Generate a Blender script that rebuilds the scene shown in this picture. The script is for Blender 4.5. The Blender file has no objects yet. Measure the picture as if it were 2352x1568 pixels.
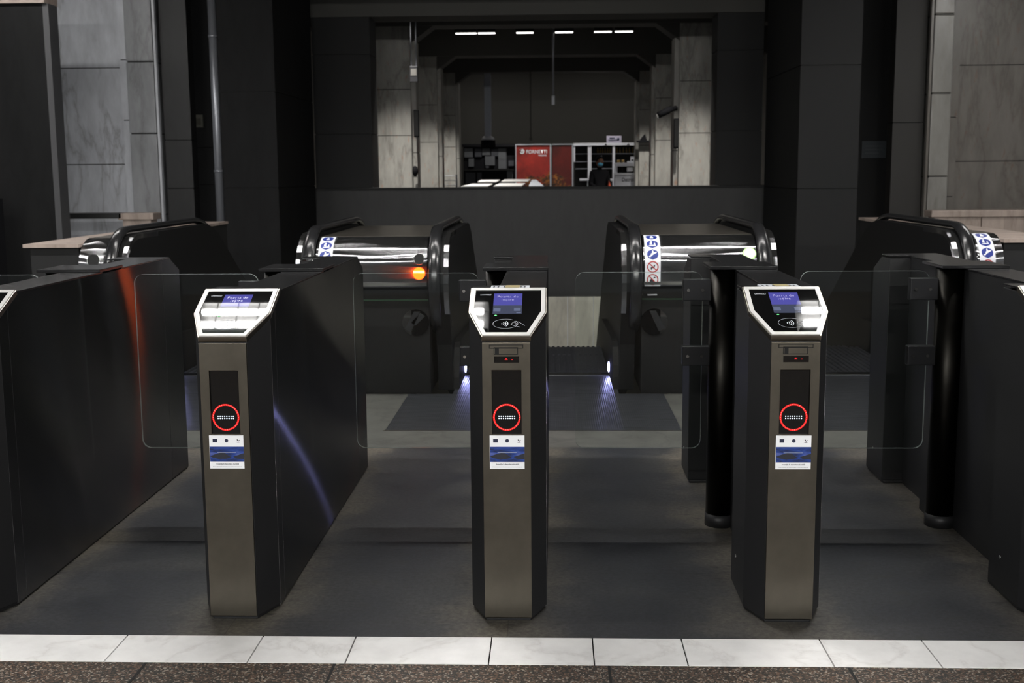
import bpy, bmesh, math, random
from mathutils import Vector, Matrix
random.seed(7)
R = math.radians
sc = bpy.context.scene
COL = sc.collection

# ------------------------------------------------------------------ camera
cam_d = bpy.data.cameras.new('camera')
cam_d.sensor_width = 36.0
cam_d.lens = 2680.5 / 2352 * 36.0
cam_d.clip_start = 0.05
cam_d.dof.use_dof = True
cam_d.dof.focus_distance = 3.6
cam_d.dof.aperture_fstop = 7.0
cam = bpy.data.objects.new('camera', cam_d)
COL.objects.link(cam)
cam.matrix_world = (Matrix.Translation((0.1426, -3.5003, 1.4)) @ Matrix.Rotation(0.0356, 4, 'Z')
                    @ Matrix.Rotation(math.pi / 2 - 0.144, 4, 'X') @ Matrix.Rotation(-0.0076, 4, 'Z'))
sc.camera = cam

# ------------------------------------------------------------------ world, exposure
wd = bpy.data.worlds.new('world')
sc.world = wd
wd.use_nodes = True
wd.node_tree.nodes['Background'].inputs[0].default_value = (0.95, 0.98, 1.0, 1)
wd.node_tree.nodes['Background'].inputs[1].default_value = 0.26
sc.view_settings.view_transform = 'Standard'
sc.view_settings.look = 'None'
sc.view_settings.gamma = 1.0
sc.view_settings.exposure = 0.0
sc.cycles.use_denoising = True
sc.cycles.max_bounces = 8
sc.cycles.transparent_max_bounces = 16
sc.cycles.sample_clamp_indirect = 3.0
TUBE_L = 255.0        # radiance of the fluorescent tubes over the gates
HALL_W = 850.0       # watts of the downlights there
HALL_L = 16.0        # radiance of the added fill lamps in the hall beyond

# ------------------------------------------------------------------ materials
def srgb(r, g, b):
    f = lambda c: (c / 255 / 12.92) if c <= 10 else ((c / 255 + 0.055) / 1.055) ** 2.4
    return (f(r), f(g), f(b), 1)

def mat(name, col, rough=0.5, metal=0.0, spec=0.5, emit=None, es=0.0, aniso=0.0, coat=0.0):
    m = bpy.data.materials.new(name)
    m.use_nodes = True
    b = m.node_tree.nodes['Principled BSDF']
    b.inputs['Base Color'].default_value = col if len(col) == 4 else (*col, 1)
    b.inputs['Roughness'].default_value = rough
    b.inputs['Metallic'].default_value = metal
    b.inputs['Specular IOR Level'].default_value = spec
    if aniso:
        b.inputs['Anisotropic'].default_value = aniso
    if coat:
        b.inputs['Coat Weight'].default_value = coat
        b.inputs['Coat Roughness'].default_value = 0.05
    if emit:
        b.inputs['Emission Color'].default_value = emit if len(emit) == 4 else (*emit, 1)
        b.inputs['Emission Strength'].default_value = es
    return m

class NT:
    """small helper round one material's node tree"""
    def __init__(s, m):
        s.t = m.node_tree; s.b = s.t.nodes['Principled BSDF']
    def n(s, kind, **kw):
        nd = s.t.nodes.new(kind)
        for k, v in kw.items():
            if k in nd.inputs:
                nd.inputs[k].default_value = v
            else:
                setattr(nd, k, v)
        return nd
    def l(s, a, b):
        s.t.links.new(a, b)
    def coord(s, scale=(1, 1, 1), rot=(0, 0, 0)):
        tc = s.n('ShaderNodeTexCoord'); mp = s.n('ShaderNodeMapping')
        mp.inputs['Scale'].default_value = scale; mp.inputs['Rotation'].default_value = rot
        s.l(tc.outputs['Object'], mp.inputs['Vector'])
        return mp.outputs['Vector']
    def ramp(s, fac, stops):
        r = s.n('ShaderNodeValToRGB')
        e = r.color_ramp.elements
        while len(e) < len(stops): e.new(0.5)
        for el, (p, c) in zip(e, stops):
            el.position = p; el.color = c if len(c) == 4 else (*c, 1)
        s.l(fac, r.inputs['Fac'])
        return r.outputs['Color']
    def mix(s, a, b, fac, mode='MIX'):
        x = s.n('ShaderNodeMix', data_type='RGBA', blend_type=mode)
        for sock, v in ((x.inputs[0], fac), (x.inputs[6], a), (x.inputs[7], b)):
            if hasattr(v, 'is_output'): s.l(v, sock)
            else: sock.default_value = v
        return x.outputs[2]
    def noise(s, vec, scale, detail=4, rough=0.55, dist=0.0):
        n = s.n('ShaderNodeTexNoise')
        n.inputs['Scale'].default_value = scale; n.inputs['Detail'].default_value = detail
        n.inputs['Roughness'].default_value = rough; n.inputs['Distortion'].default_value = dist
        s.l(vec, n.inputs['Vector'])
        return n.outputs['Fac']
    def bump(s, h, strength=0.2, dist=0.01):
        b = s.n('ShaderNodeBump'); b.inputs['Strength'].default_value = strength
        b.inputs['Distance'].default_value = dist
        s.l(h, b.inputs['Height']); s.l(b.outputs['Normal'], s.b.inputs['Normal'])

def marble(name, base, vein, rough=0.35, rot=(0, R(35), 0), lo=0.42, speck=None, cloud=0.5, fine=1.0):
    """stone with soft clouds and thin branching veins that run along one slant"""
    m = mat(name, base, rough)
    t = NT(m)
    v = t.coord((1.0, 1.0, 0.30), rot)
    n1 = t.noise(v, 2.6, 7, 0.58, 0.3)
    n2 = t.noise(v, 7.0, 6, 0.62)
    ridge = t.n('ShaderNodeMath', operation='SUBTRACT'); ridge.inputs[1].default_value = 0.5; t.l(n1, ridge.inputs[0])
    ab = t.n('ShaderNodeMath', operation='ABSOLUTE'); t.l(ridge.outputs[0], ab.inputs[0])
    vein = tuple(x * 0.45 + y * 0.55 for x, y in zip(base[:3], vein[:3]))
    c = t.ramp(ab.outputs[0], [(0.0, vein), (0.012 * fine, [x * 0.5 + y * 0.5 for x, y in zip(base[:3], vein[:3])]), (0.05 * fine, base)])
    c = t.mix(c, t.ramp(n2, [(0.30, (1 - 0.5 * cloud,) * 3 + (1,)), (0.66, (1.05, 1.05, 1.05, 1))]), 1.0, 'MULTIPLY')
    if speck:
        n3 = t.noise(v, 22.0, 3, 0.6, 0.3)
        c = t.mix(c, speck, t.ramp(n3, [(0.60, (0, 0, 0, 1)), (0.72, (0.5, 0.5, 0.5, 1))]))
    t.l(c, t.b.inputs['Base Color'])
    return m

M = {}
M['black'] = mat('black_panel', (0.016, 0.016, 0.017), 0.42, 0.0, 0.35)
M['dark_black'] = mat('black_balustrade', (0.006, 0.006, 0.0063), 0.55, 0.0, 0.2)
M['top_black'] = mat('black_top_plate', (0.012, 0.012, 0.013), 0.2, 0.0, 0.4)
M['gloss'] = mat('black_gloss', (0.004, 0.004, 0.0042), 0.02, 0.0, 0.5)
M['rubber'] = mat('black_rubber', (0.012, 0.012, 0.013), 0.22, 0.0, 0.6)
M['void'] = mat('dark_recess', (0.012, 0.012, 0.012), 0.6, 0.0, 0.2)
M['white'] = mat('white_bezel', srgb(200, 199, 197), 0.35, emit=srgb(236, 235, 232), es=0.0)
M['paper'] = mat('sticker_paper', srgb(244, 246, 250), 0.5)
M['ink'] = mat('dark_ink', srgb(34, 36, 46), 0.5)
M['navy'] = mat('navy_print', srgb(34, 40, 66), 0.5)
M['signblue'] = mat('sign_blue', srgb(28, 48, 128), 0.45)
M['signred'] = mat('sign_red', srgb(170, 40, 42), 0.45)
M['signwhite'] = mat('sign_white', srgb(226, 228, 234), 0.45)
M['tan'] = mat('label_tan', srgb(150, 136, 84), 0.5)
M['glyph'] = mat('glyph_grey', srgb(178, 182, 190), 0.5)
M['chrome'] = mat('polished_steel', (0.55, 0.55, 0.54), 0.16, 1.0)
M['pipe'] = mat('galvanised_pipe', (0.30, 0.31, 0.34), 0.35, 0.6)
M['pale_paint'] = mat('pale_paint', srgb(228, 230, 238), 0.5)
M['bottle'] = mat('amber_bottle', srgb(120, 96, 50), 0.2)
M['concrete'] = mat('dark_concrete', (0.105, 0.102, 0.095), 0.8, 0, 0.2)
M['dark_wall'] = mat('dark_stone_wall', (0.016, 0.016, 0.0165), 0.6, 0, 0.3)
M['plate_top'] = mat('dark_plate', (0.024, 0.0245, 0.027), 0.28, 0.4)
M['board_grey'] = mat('sheet_grey', srgb(92, 94, 98), 0.7)
M['board_dim'] = mat('sheet_dim', srgb(62, 64, 70), 0.7)
M['cloth'] = mat('black_cloth', (0.012, 0.012, 0.014), 0.9, 0, 0.1)
M['skin'] = mat('skin', srgb(120, 84, 64), 0.6)
M['mask'] = mat('blue_mask', srgb(96, 178, 214), 0.8)
M['orange_cloth'] = mat('orange_cloth', srgb(214, 96, 66), 0.7)
M['red_led'] = mat('red_led', (0.3, 0.0, 0.0), 0.4, emit=(1.0, 0.006, 0.006), es=1.8)
M['red_core'] = mat('red_led_core', (0.3, 0.1, 0.1), 0.4, emit=(1.0, 0.20, 0.17), es=1.5)
M['white_led'] = mat('white_led', (0.6, 0.7, 0.8), 0.4, emit=(0.72, 0.86, 1.0), es=1.3)
M['blue_led'] = mat('blue_white_led', (0.6, 0.7, 0.8), 0.4, emit=(0.44, 0.44, 1.0), es=75.0)
M['green_led'] = mat('green_led', (0.1, 0.5, 0.1), 0.4, emit=(0.10, 0.9, 0.25), es=1.0)
M['green_strip'] = mat('green_glow', (0.01, 0.05, 0.02), 0.4, emit=(0.02, 0.16, 0.05), es=0.06)
M['orange_lamp'] = mat('orange_lamp', (0.6, 0.15, 0.02), 0.3, emit=(1.0, 0.055, 0.002), es=7.5)
M['orange_core'] = mat('orange_lamp_core', (0.6, 0.3, 0.1), 0.3, emit=(1.0, 0.55, 0.16), es=4.0)
M['lime_lamp'] = mat('lime_lamp', (0.7, 0.8, 0.6), 0.3, emit=(0.80, 1.0, 0.66), es=1.25)
M['lime_rim'] = mat('lime_rim', (0.2, 0.4, 0.1), 0.3, emit=(0.25, 0.62, 0.10), es=0.5)
M['screen_blue'] = mat('screen_blue', (0.02, 0.02, 0.05), 0.02, emit=(0.065, 0.063, 0.33), es=1.0)
M['screen_low'] = mat('screen_grey', (0.02, 0.02, 0.03), 0.02, emit=(0.040, 0.050, 0.085), es=1.0)
M['screen_key'] = mat('screen_key', (0.03, 0.03, 0.05), 0.02, emit=(0.10, 0.125, 0.20), es=1.0)
M['screen_txt'] = mat('screen_text', (0.03, 0.03, 0.05), 0.3, emit=(0.17, 0.16, 0.46), es=1.0)
M['tube'] = mat('fluorescent_tube', (0.9, 0.9, 0.9), 0.4, emit=(1.0, 0.985, 0.95), es=TUBE_L)
M['row_lamp'] = mat('hall_row_lamp', (0.9, 0.9, 0.9), 0.4, emit=(1.0, 0.97, 0.93), es=3.0)
M['tube_dim'] = mat('fluorescent_tube_dim', (0.9, 0.9, 0.9), 0.4, emit=(1.0, 0.985, 0.95), es=TUBE_L * 0.34)
M['tube_front'] = mat('fluorescent_tube_front', (0.9, 0.9, 0.9), 0.4, emit=(1.0, 0.985, 0.95), es=TUBE_L * 2.0)
M['hall_fill_lamp'] = mat('hall_fill_lamp', (0.9, 0.9, 0.9), 0.4, emit=(1.0, 0.96, 0.90), es=HALL_L)
M['louvre'] = mat('louvre_grey', (0.03, 0.03, 0.03), 0.45, 0.0)

# brushed steel; `axis`/`rot` lay the direction in which reflections smear
def brushed(name, col, rough, scale, bs=0.05, blot=0.35, aniso=0.0, axis='X', rot=0.0):
    m = mat(name, col, rough, 1.0)
    t = NT(m)
    n2 = t.noise(t.coord(), 9.0, 4, 0.6)
    c = t.mix(col, t.ramp(n2, [(0.3, (1 - blot * 0.6,) * 3), (0.7, (1.0, 1.0, 1.0))]), 1.0, 'MULTIPLY')
    t.l(c, t.b.inputs['Base Color'])
    if bs:
        n = t.noise(t.coord(scale), 1.0, 5, 0.6)
        r = t.n('ShaderNodeMapRange'); t.l(n, r.inputs['Value'])
        r.inputs['To Min'].default_value = rough - 0.06; r.inputs['To Max'].default_value = rough + 0.08
        t.l(r.outputs['Result'], t.b.inputs['Roughness'])
        t.bump(n, bs, 0.002)
    if aniso:
        tg = t.n('ShaderNodeTangent'); tg.direction_type = 'RADIAL'; tg.axis = axis
        t.l(tg.outputs[0], t.b.inputs['Tangent'])
        t.b.inputs['Anisotropic'].default_value = aniso; t.b.inputs['Anisotropic Rotation'].default_value = rot
    return m
M['steel_front'] = brushed('brushed_front_steel', (0.135, 0.122, 0.100, 1), 0.40, (900, 900, 30))
M['steel_trim'] = brushed('brushed_trim_steel', (0.34, 0.31, 0.27, 1), 0.30, (30, 500, 500))
def grooved(name, col, rough, an, axis, under):
    """metal with fine parallel grooves: reflections smear across the grooves only"""
    m = bpy.data.materials.new(name); m.use_nodes = True
    t = m.node_tree; t.nodes.clear()
    o = t.nodes.new('ShaderNodeOutputMaterial'); g = t.nodes.new('ShaderNodeBsdfAnisotropic'); d = t.nodes.new('ShaderNodeBsdfDiffuse')
    ad = t.nodes.new('ShaderNodeAddShader'); tg = t.nodes.new('ShaderNodeTangent')
    tg.direction_type = 'RADIAL'; tg.axis = axis
    g.distribution = 'GGX'
    g.inputs['Color'].default_value = (*col, 1); g.inputs['Roughness'].default_value = rough; g.inputs['Anisotropy'].default_value = an
    d.inputs['Color'].default_value = (*under, 1)
    t.links.new(tg.outputs[0], g.inputs['Tangent'])
    t.links.new(g.outputs[0], ad.inputs[0]); t.links.new(d.outputs[0], ad.inputs[1]); t.links.new(ad.outputs[0], o.inputs['Surface'])
    return m
M['steel_drum'] = grooved('brushed_cover_steel', (0.46, 0.46, 0.47), 0.27, 0.88, 'X', (0.01, 0.01, 0.01))
M['steel_side'] = grooved('polished_side_panel', (0.28, 0.28, 0.29), 0.15, -0.90, 'Y', (0.004, 0.004, 0.004))
M['steel_column'] = brushed('brushed_column_steel', (0.018, 0.017, 0.015, 1), 0.36, (400, 400, 8), 0.05)

# glass of the gate leaves
def glass_mat():
    m = bpy.data.materials.new('clear_glass'); m.use_nodes = True
    t = m.node_tree; t.nodes.clear()
    o = t.nodes.new('ShaderNodeOutputMaterial'); mx = t.nodes.new('ShaderNodeMixShader')
    tr = t.nodes.new('ShaderNodeBsdfTransparent'); gl = t.nodes.new('ShaderNodeBsdfGlossy')
    fr = t.nodes.new('ShaderNodeFresnel')
    tr.inputs[0].default_value = (0.95, 0.97, 0.96, 1); gl.inputs['Roughness'].default_value = 0.02
    fr.inputs['IOR'].default_value = 1.28
    t.links.new(fr.outputs[0], mx.inputs[0]); t.links.new(tr.outputs[0], mx.inputs[1])
    t.links.new(gl.outputs[0], mx.inputs[2]); t.links.new(mx.outputs[0], o.inputs['Surface'])
    return m
M['glass'] = glass_mat()
M['glass_edge'] = mat('glass_edge', (0.30, 0.34, 0.33), 0.2, 0.0, 0.6)

M['marble_left'] = marble('grey_marble', srgb(216, 218, 224), srgb(140, 140, 142)[:3], 0.30, (0, R(-40), 0))
M['marble_warm'] = marble('warm_marble', srgb(112, 107, 101), srgb(84, 76, 69)[:3], 0.34, (0, R(40), 0), speck=srgb(106, 80, 62))
M['marble_pale'] = marble('pale_marble', srgb(142, 139, 134), srgb(112, 106, 100)[:3], 0.30, (0, R(40), 0))
M['marble_hall'] = marble('hall_marble', srgb(168, 166, 160), srgb(104, 100, 94)[:3], 0.45, (0, R(40), 0), speck=srgb(168, 120, 92))
M['stone_ledge'] = marble('ledge_stone', srgb(176, 160, 150), srgb(140, 124, 114)[:3], 0.45)
M['granite_dark'] = marble('dark_granite', (0.019, 0.019, 0.020, 1), (0.012, 0.012, 0.0125), 0.5)
M['marble_strip'] = marble('white_marble', srgb(250, 249, 248), srgb(228, 225, 223)[:3], 0.28, (0, 0, R(40)), cloud=0.16, fine=0.6)
M['black_granite'] = marble('black_granite', (0.011, 0.011, 0.0115, 1), (0.007, 0.007, 0.0073), 0.7)
M['black_granite'].node_tree.nodes['Principled BSDF'].inputs['Specular IOR Level'].default_value = 0.2
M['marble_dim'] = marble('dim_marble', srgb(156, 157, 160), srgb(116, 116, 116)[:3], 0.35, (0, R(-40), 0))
M['trim_stone'] = mat('trim_stone', (0.075, 0.075, 0.08), 0.6)
M['fascia'] = marble('pale_cladding', srgb(232, 228, 212), srgb(206, 202, 188)[:3], 0.5)
M['pale_floor'] = marble('pale_floor_stone', srgb(84, 83, 79), srgb(54, 53, 51)[:3], 0.55, (0, 0, R(30)))

def floor_mat():
    m = mat('dark_floor_stone', (0.05, 0.05, 0.05, 1), 0.55, 0, 0.35)
    t = NT(m)
    v = t.coord()
    br = t.n('ShaderNodeTexBrick')
    t.l(v, br.inputs['Vector'])
    br.offset = 0.0
    br.inputs['Scale'].default_value = 1.0
    br.inputs['Color1'].default_value = (0.88, 0.9, 0.96, 1); br.inputs['Color2'].default_value = (1.10, 1.08, 1.02, 1)
    br.inputs['Mortar'].default_value = (0.62, 0.62, 0.62, 1)
    br.inputs['Mortar Size'].default_value = 0.0025; br.inputs['Mortar Smooth'].default_value = 0.6
    br.inputs['Brick Width'].default_value = 0.87; br.inputs['Row Height'].default_value = 0.46
    # darker, bluer lane middles; paler and warmer along each gate
    sx = t.n('ShaderNodeSeparateXYZ'); t.l(v, sx.inputs[0])
    w = t.n('ShaderNodeMath', operation='MULTIPLY'); w.inputs[1].default_value = 2 * math.pi / 0.871
    t.l(sx.outputs['X'], w.inputs[0])
    cs = t.n('ShaderNodeMath', operation='COSINE'); t.l(w.outputs[0], cs.inputs[0])
    nz = t.noise(v, 2.6, 6, 0.65, 0.4)
    ad = t.n('ShaderNodeMath', operation='MULTIPLY_ADD'); ad.inputs[1].default_value = 0.26; t.l(cs.outputs[0], ad.inputs[0]); t.l(nz, ad.inputs[2])
    base = t.ramp(ad.outputs[0], [(0.26, (0.015, 0.0165, 0.021, 1)), (0.50, (0.032, 0.032, 0.034, 1)), (0.74, (0.085, 0.076, 0.063, 1))])
    c = t.mix(base, br.outputs['Color'], 1.0, 'MULTIPLY')
    fine = t.noise(v, 60.0, 5, 0.7)
    c = t.mix(c, t.ramp(fine, [(0.32, (0.45, 0.45, 0.45, 1)), (0.68, (1.55, 1.55, 1.55, 1))]), 0.85, 'MULTIPLY')
    st = t.noise(t.coord((1, 2.6, 1)), 9.0, 3, 0.5)
    c = t.mix(c, (0.018, 0.018, 0.018, 1), t.ramp(st, [(0.62, (0, 0, 0, 1)), (0.70, (0.75, 0.75, 0.75, 1))]))
    t.l(c, t.b.inputs['Base Color'])
    rr = t.n('ShaderNodeMapRange'); t.l(nz, rr.inputs['Value'])
    rr.inputs['To Min'].default_value = 0.42; rr.inputs['To Max'].default_value = 0.65
    t.l(rr.outputs['Result'], t.b.inputs['Roughness'])
    t.bump(fine, 0.25, 0.003)
    return m
M['floor'] = floor_mat()

def granite_mat():
    m = mat('brown_granite', (0.1, 0.08, 0.06, 1), 0.5, 0, 0.3)
    t = NT(m)
    v = t.coord()
    vo = t.n('ShaderNodeTexVoronoi'); vo.inputs['Scale'].default_value = 190.0; t.l(v, vo.inputs['Vector'])
    sep = t.n('ShaderNodeSeparateColor'); t.l(vo.outputs['Color'], sep.inputs[0])
    c = t.ramp(sep.outputs[0], [(0.0, (0.012, 0.011, 0.010, 1)), (0.30, (0.022, 0.019, 0.017, 1)), (0.58, (0.070, 0.046, 0.030, 1)),
                                (0.82, (0.15, 0.085, 0.052, 1)), (0.95, (0.34, 0.30, 0.25, 1))])
    n = t.noise(v, 70.0, 4, 0.7)
    c = t.mix(c, t.ramp(n, [(0.3, (0.5, 0.5, 0.5, 1)), (0.7, (1.25, 1.25, 1.25, 1))]), 0.8, 'MULTIPLY')
    t.l(c, t.b.inputs['Base Color']); t.bump(n, 0.3, 0.002)
    return m
M['granite'] = granite_mat()

def plate_mat():
    m = mat('ribbed_landing_plate', (0.10, 0.105, 0.12, 1), 0.33, 0.75)
    t = NT(m)
    n = t.noise(t.coord((2.2, 26, 1)), 2.0, 6, 0.7)
    t.l(t.ramp(n, [(0.35, (0.045, 0.047, 0.056, 1)), (0.68, (0.17, 0.175, 0.20, 1))]), t.b.inputs['Base Color'])
    w = t.n('ShaderNodeTexWave'); w.bands_direction = 'X'; w.inputs['Scale'].default_value = 26.0
    t.l(t.coord(), w.inputs['Vector']); t.bump(w.outputs['Fac'], 0.25, 0.003)
    return m
M['plate'] = plate_mat()

def poster_mat(name, flip, dim=1.0):
    m = mat(name, srgb(150, 40, 32), 0.45)
    t = NT(m)
    v = t.coord()
    n = t.noise(v, 2.1, 4, 0.6, 0.6)
    red = t.ramp(n, [(p, tuple(q * dim for q in srgb(*c)[:3])) for p, c in ((0.3, (110, 30, 24)), (0.6, (168, 44, 34)), (0.8, (196, 58, 36)))])
    sx = t.n('ShaderNodeSeparateXYZ'); t.l(v, sx.inputs[0])
    hz = t.n('ShaderNodeMapRange'); hz.inputs['From Min'].default_value = 0.95; hz.inputs['From Max'].default_value = 1.70
    hz.inputs['To Min'].default_value = 0.32; hz.inputs['To Max'].default_value = -0.35
    t.l(sx.outputs['Z'], hz.inputs['Value'])
    dx = t.n('ShaderNodeMath', operation='MULTIPLY_ADD'); dx.inputs[1].default_value = 0.25 * flip
    t.l(sx.outputs['X'], dx.inputs[0]); t.l(hz.outputs['Result'], dx.inputs[2])
    n2 = t.noise(v, 4.5, 5, 0.65, 0.8)
    s2 = t.n('ShaderNodeMath', operation='ADD'); t.l(n2, s2.inputs[0]); t.l(dx.outputs[0], s2.inputs[1])
    food = t.ramp(t.noise(v, 9.0, 4, 0.7, 1.0), [(0.40, srgb(40, 26, 20)), (0.52, srgb(110, 62, 24)), (0.66, srgb(190, 120, 40))])
    c = t.mix(red, food, t.ramp(s2.outputs[0], [(0.52, (0, 0, 0, 1)), (0.58, (1, 1, 1, 1))]))
    t.l(c, t.b.inputs['Base Color'])
    return m
M['poster_a'] = poster_mat('red_poster_print', 1.0)
M['poster_b'] = poster_mat('dark_red_poster_print', -1.0, 0.35)

def photo_print():
    """blue picture printed on the gate stickers: pale streaks over blue"""
    m = mat('blue_picture', srgb(30, 58, 124), 0.4)
    t = NT(m)
    n = t.noise(t.coord((10, 10, 34), (0, R(28), 0)), 1.6, 4, 0.6, 0.5)
    t.l(t.ramp(n, [(0.34, srgb(22, 34, 74)), (0.5, srgb(30, 62, 138)), (0.68, srgb(86, 100, 168))]), t.b.inputs['Base Color'])
    return m
M['picture'] = photo_print()

# ------------------------------------------------------------------ mesh helpers
class MB:
    def __init__(s):
        s.bm = bmesh.new(); s.mats = []
    def mi(s, m):
        if m not in s.mats: s.mats.append(m)
        return s.mats.index(m)
    def face(s, pts, m=None):
        f = s.bm.faces.new([s.bm.verts.new(p) for p in pts])
        if m is not None: f.material_index = s.mi(m)
        return f
    def solid(s, a, b, side=None, cap=None):
        """a, b: two matching loops of points joined into a closed solid"""
        va = [s.bm.verts.new(p) for p in a]; vb = [s.bm.verts.new(p) for p in b]
        n = len(va); fs = []
        fs.append(s.bm.faces.new(va[::-1])); fs.append(s.bm.faces.new(vb))
        for i in range(n):
            f = s.bm.faces.new((va[i], va[(i + 1) % n], vb[(i + 1) % n], vb[i]))
            if side is not None: f.material_index = s.mi(side)
        if cap is not None:
            for f in fs[:2]: f.material_index = s.mi(cap)
        return s
    def box(s, x0, x1, y0, y1, z0, z1):
        q = lambda z: [(x0, y0, z), (x1, y0, z), (x1, y1, z), (x0, y1, z)]
        return s.solid(q(z0), q(z1))
    def prism(s, pts, axis, lo, hi):
        """polygon pts extruded along an axis; pts give the other two coordinates in order"""
        def p3(p, v):
            return {'x': (v, p[0], p[1]), 'y': (p[0], v, p[1]), 'z': (p[0], p[1], v)}[axis]
        return s.solid([p3(p, lo) for p in pts], [p3(p, hi) for p in pts])
    def tube(s, path, rad, seg=12, closed=False, flat=1.0, up=Vector((0, 0, 1))):
        path = [Vector(p) for p in path]; n = len(path); rings = []
        for i, p in enumerate(path):
            d = (path[(i + 1) % n] - path[i - 1]) if closed else (path[min(i + 1, n - 1)] - path[max(i - 1, 0)])
            d.normalize()
            u = up if abs(d.dot(up)) < 0.95 else Vector((0, 1, 0))
            a = d.cross(u).normalized(); b = a.cross(d).normalized()
            r = rad[i] if isinstance(rad, (list, tuple)) else rad
            rings.append([s.bm.verts.new(p + a * (r * math.cos(2 * math.pi * k / seg)) + b * (r * flat * math.sin(2 * math.pi * k / seg))) for k in range(seg)])
        for i in range(n if closed else n - 1):
            q, w = rings[i], rings[(i + 1) % n]
            for k in range(seg):
                f = s.bm.faces.new((q[k], q[(k + 1) % seg], w[(k + 1) % seg], w[k])); f.smooth = True
        if not closed:
            s.bm.faces.new(rings[0][::-1]); s.bm.faces.new(rings[-1])
        return s
    def cyl(s, a, b, r, seg=20, r2=None):
        return s.tube([a, b], [r, r if r2 is None else r2], seg)
    def ball(s, c, r, seg=8, sz=None):
        mtx = Matrix.Translation(c) @ Matrix.Diagonal((*(sz or (r, r, r)), 1))
        g = bmesh.ops.create_uvsphere(s.bm, u_segments=seg, v_segments=max(4, seg // 2 + 1), radius=1.0, matrix=mtx)
        for f in {f for v in g['verts'] for f in v.link_faces}: f.smooth = True
        return s
    def lathe(s, prof, c, seg=24):
        rings = []
        for r, z in prof:
            rings.append([s.bm.verts.new((c[0] + r * math.cos(2 * math.pi * k / seg), c[1] + r * math.sin(2 * math.pi * k / seg), c[2] + z)) for k in range(seg)])
        for q, w in zip(rings, rings[1:]):
            for k in range(seg):
                f = s.bm.faces.new((q[k], q[(k + 1) % seg], w[(k + 1) % seg], w[k])); f.smooth = True
        s.bm.faces.new(rings[0][::-1]); s.bm.faces.new(rings[-1])
        return s
    def build(s, name, m, parent=None, bevel=0.0, smooth=False):
        bmesh.ops.recalc_face_normals(s.bm, faces=s.bm.faces)
        me = bpy.data.meshes.new(name)
        s.bm.to_mesh(me); s.bm.free()
        me.materials.append(M[m] if isinstance(m, str) else m)
        for k in s.mats:
            if k != '_': me.materials.append(M[k])
        if s.mats:      # slot 0 stays the default material, listed ones follow
            pass
        if smooth:
            for p in me.polygons: p.use_smooth = True
        o = bpy.data.objects.new(name, me); COL.objects.link(o)
        if parent: o.parent = parent
        if bevel:
            b = o.modifiers.new('bevel', 'BEVEL'); b.width = bevel; b.segments = 2; b.limit_method = 'ANGLE'; b.angle_limit = R(40)
        return o
    # material slots: index 0 is build()'s material
    def second(s, m):
        if '_' not in s.mats: s.mats.insert(0, '_')
        return s.mi(m)

def tag(o, label=None, cat=None, group=None, kind=None):
    if label: o['label'] = label
    if cat: o['category'] = cat
    if group: o['group'] = group
    if kind: o['kind'] = kind
    return o
def empty(name, loc=(0, 0, 0), rz=0.0):
    o = bpy.data.objects.new(name, None); COL.objects.link(o)
    o.location = loc; o.rotation_euler = (0, 0, rz); o.empty_display_size = 0.1
    return o
def struct(name, mb, m, **kw):
    return tag(mb.build(name, m, **kw), kind='structure')
def copy_tree(o, parent=None):
    c = o.copy(); COL.objects.link(c)
    if parent: c.parent = parent
    for ch in [x for x in bpy.data.objects if x.parent is o]:
        copy_tree(ch, c)
    return c

def text_mesh(name, body, size, matrix, m, parent=None, width=None, extrude=0.0, bold=0.0, space=1.0):
    cu = bpy.data.curves.new(name, 'FONT')
    cu.body = body; cu.size = size; cu.align_x = 'CENTER'; cu.align_y = 'CENTER'; cu.extrude = extrude
    cu.offset = bold; cu.space_character = space
    t = bpy.data.objects.new(name + '_t', cu); COL.objects.link(t)
    dg = bpy.context.evaluated_depsgraph_get()
    me = bpy.data.meshes.new_from_object(t.evaluated_get(dg))
    bpy.data.objects.remove(t); bpy.data.curves.remove(cu)
    if width and len(me.vertices):
        xs = [v.co.x for v in me.vertices]; k = width / max(1e-6, max(xs) - min(xs)); mid = (max(xs) + min(xs)) / 2
        for v in me.vertices: v.co.x = (v.co.x - mid) * k
    me.transform(matrix)
    me.name = name
    me.materials.clear(); me.materials.append(M[m])
    o = bpy.data.objects.new(name, me); COL.objects.link(o)
    if parent: o.parent = parent
    return o

def circle(cx, cy, r, n=24, ry=None):
    return [(cx + r * math.cos(2 * math.pi * k / n), cy + (ry or r) * math.sin(2 * math.pi * k / n)) for k in range(n)]

# ------------------------------------------------------------------ floors and walls
struct('floor', MB().box(-7.5, 7.5, -0.118, 2.36, -0.2, 0), 'floor')
struct('trim_1', MB().box(-7.5, 7.5, 2.36, 2.757, -0.2, 0), 'pale_floor')
b = MB()
b.box(-7.5, -2.71, 2.757, 3.82, -0.2, 0); b.box(-1.31, -0.783, 2.757, 3.82, -0.2, 0); b.box(0.843, 1.37, 2.757, 3.82, -0.2, 0); b.box(2.77, 7.5, 2.757, 3.82, -0.2, 0)
b.box(-7.5, -3.3, 3.82, 12.2, -0.2, 0); b.box(3.3, 7.5, 3.82, 12.2, -0.2, 0)
struct('floor', b, 'pale_floor')
struct('floor', MB().box(-7.5, 7.5, -8.0, -0.318, -0.2, 0), 'granite')
# joints of the granite slabs
b = MB()
for x in (-1.04, 0.37 - 0.86, 0.30, 0.98, -1.9, 1.75):
    b.box(x - 0.004, x + 0.004, -2.0, -0.32, -0.01, 0.0008)
struct('trim_2', b, 'void')
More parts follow.
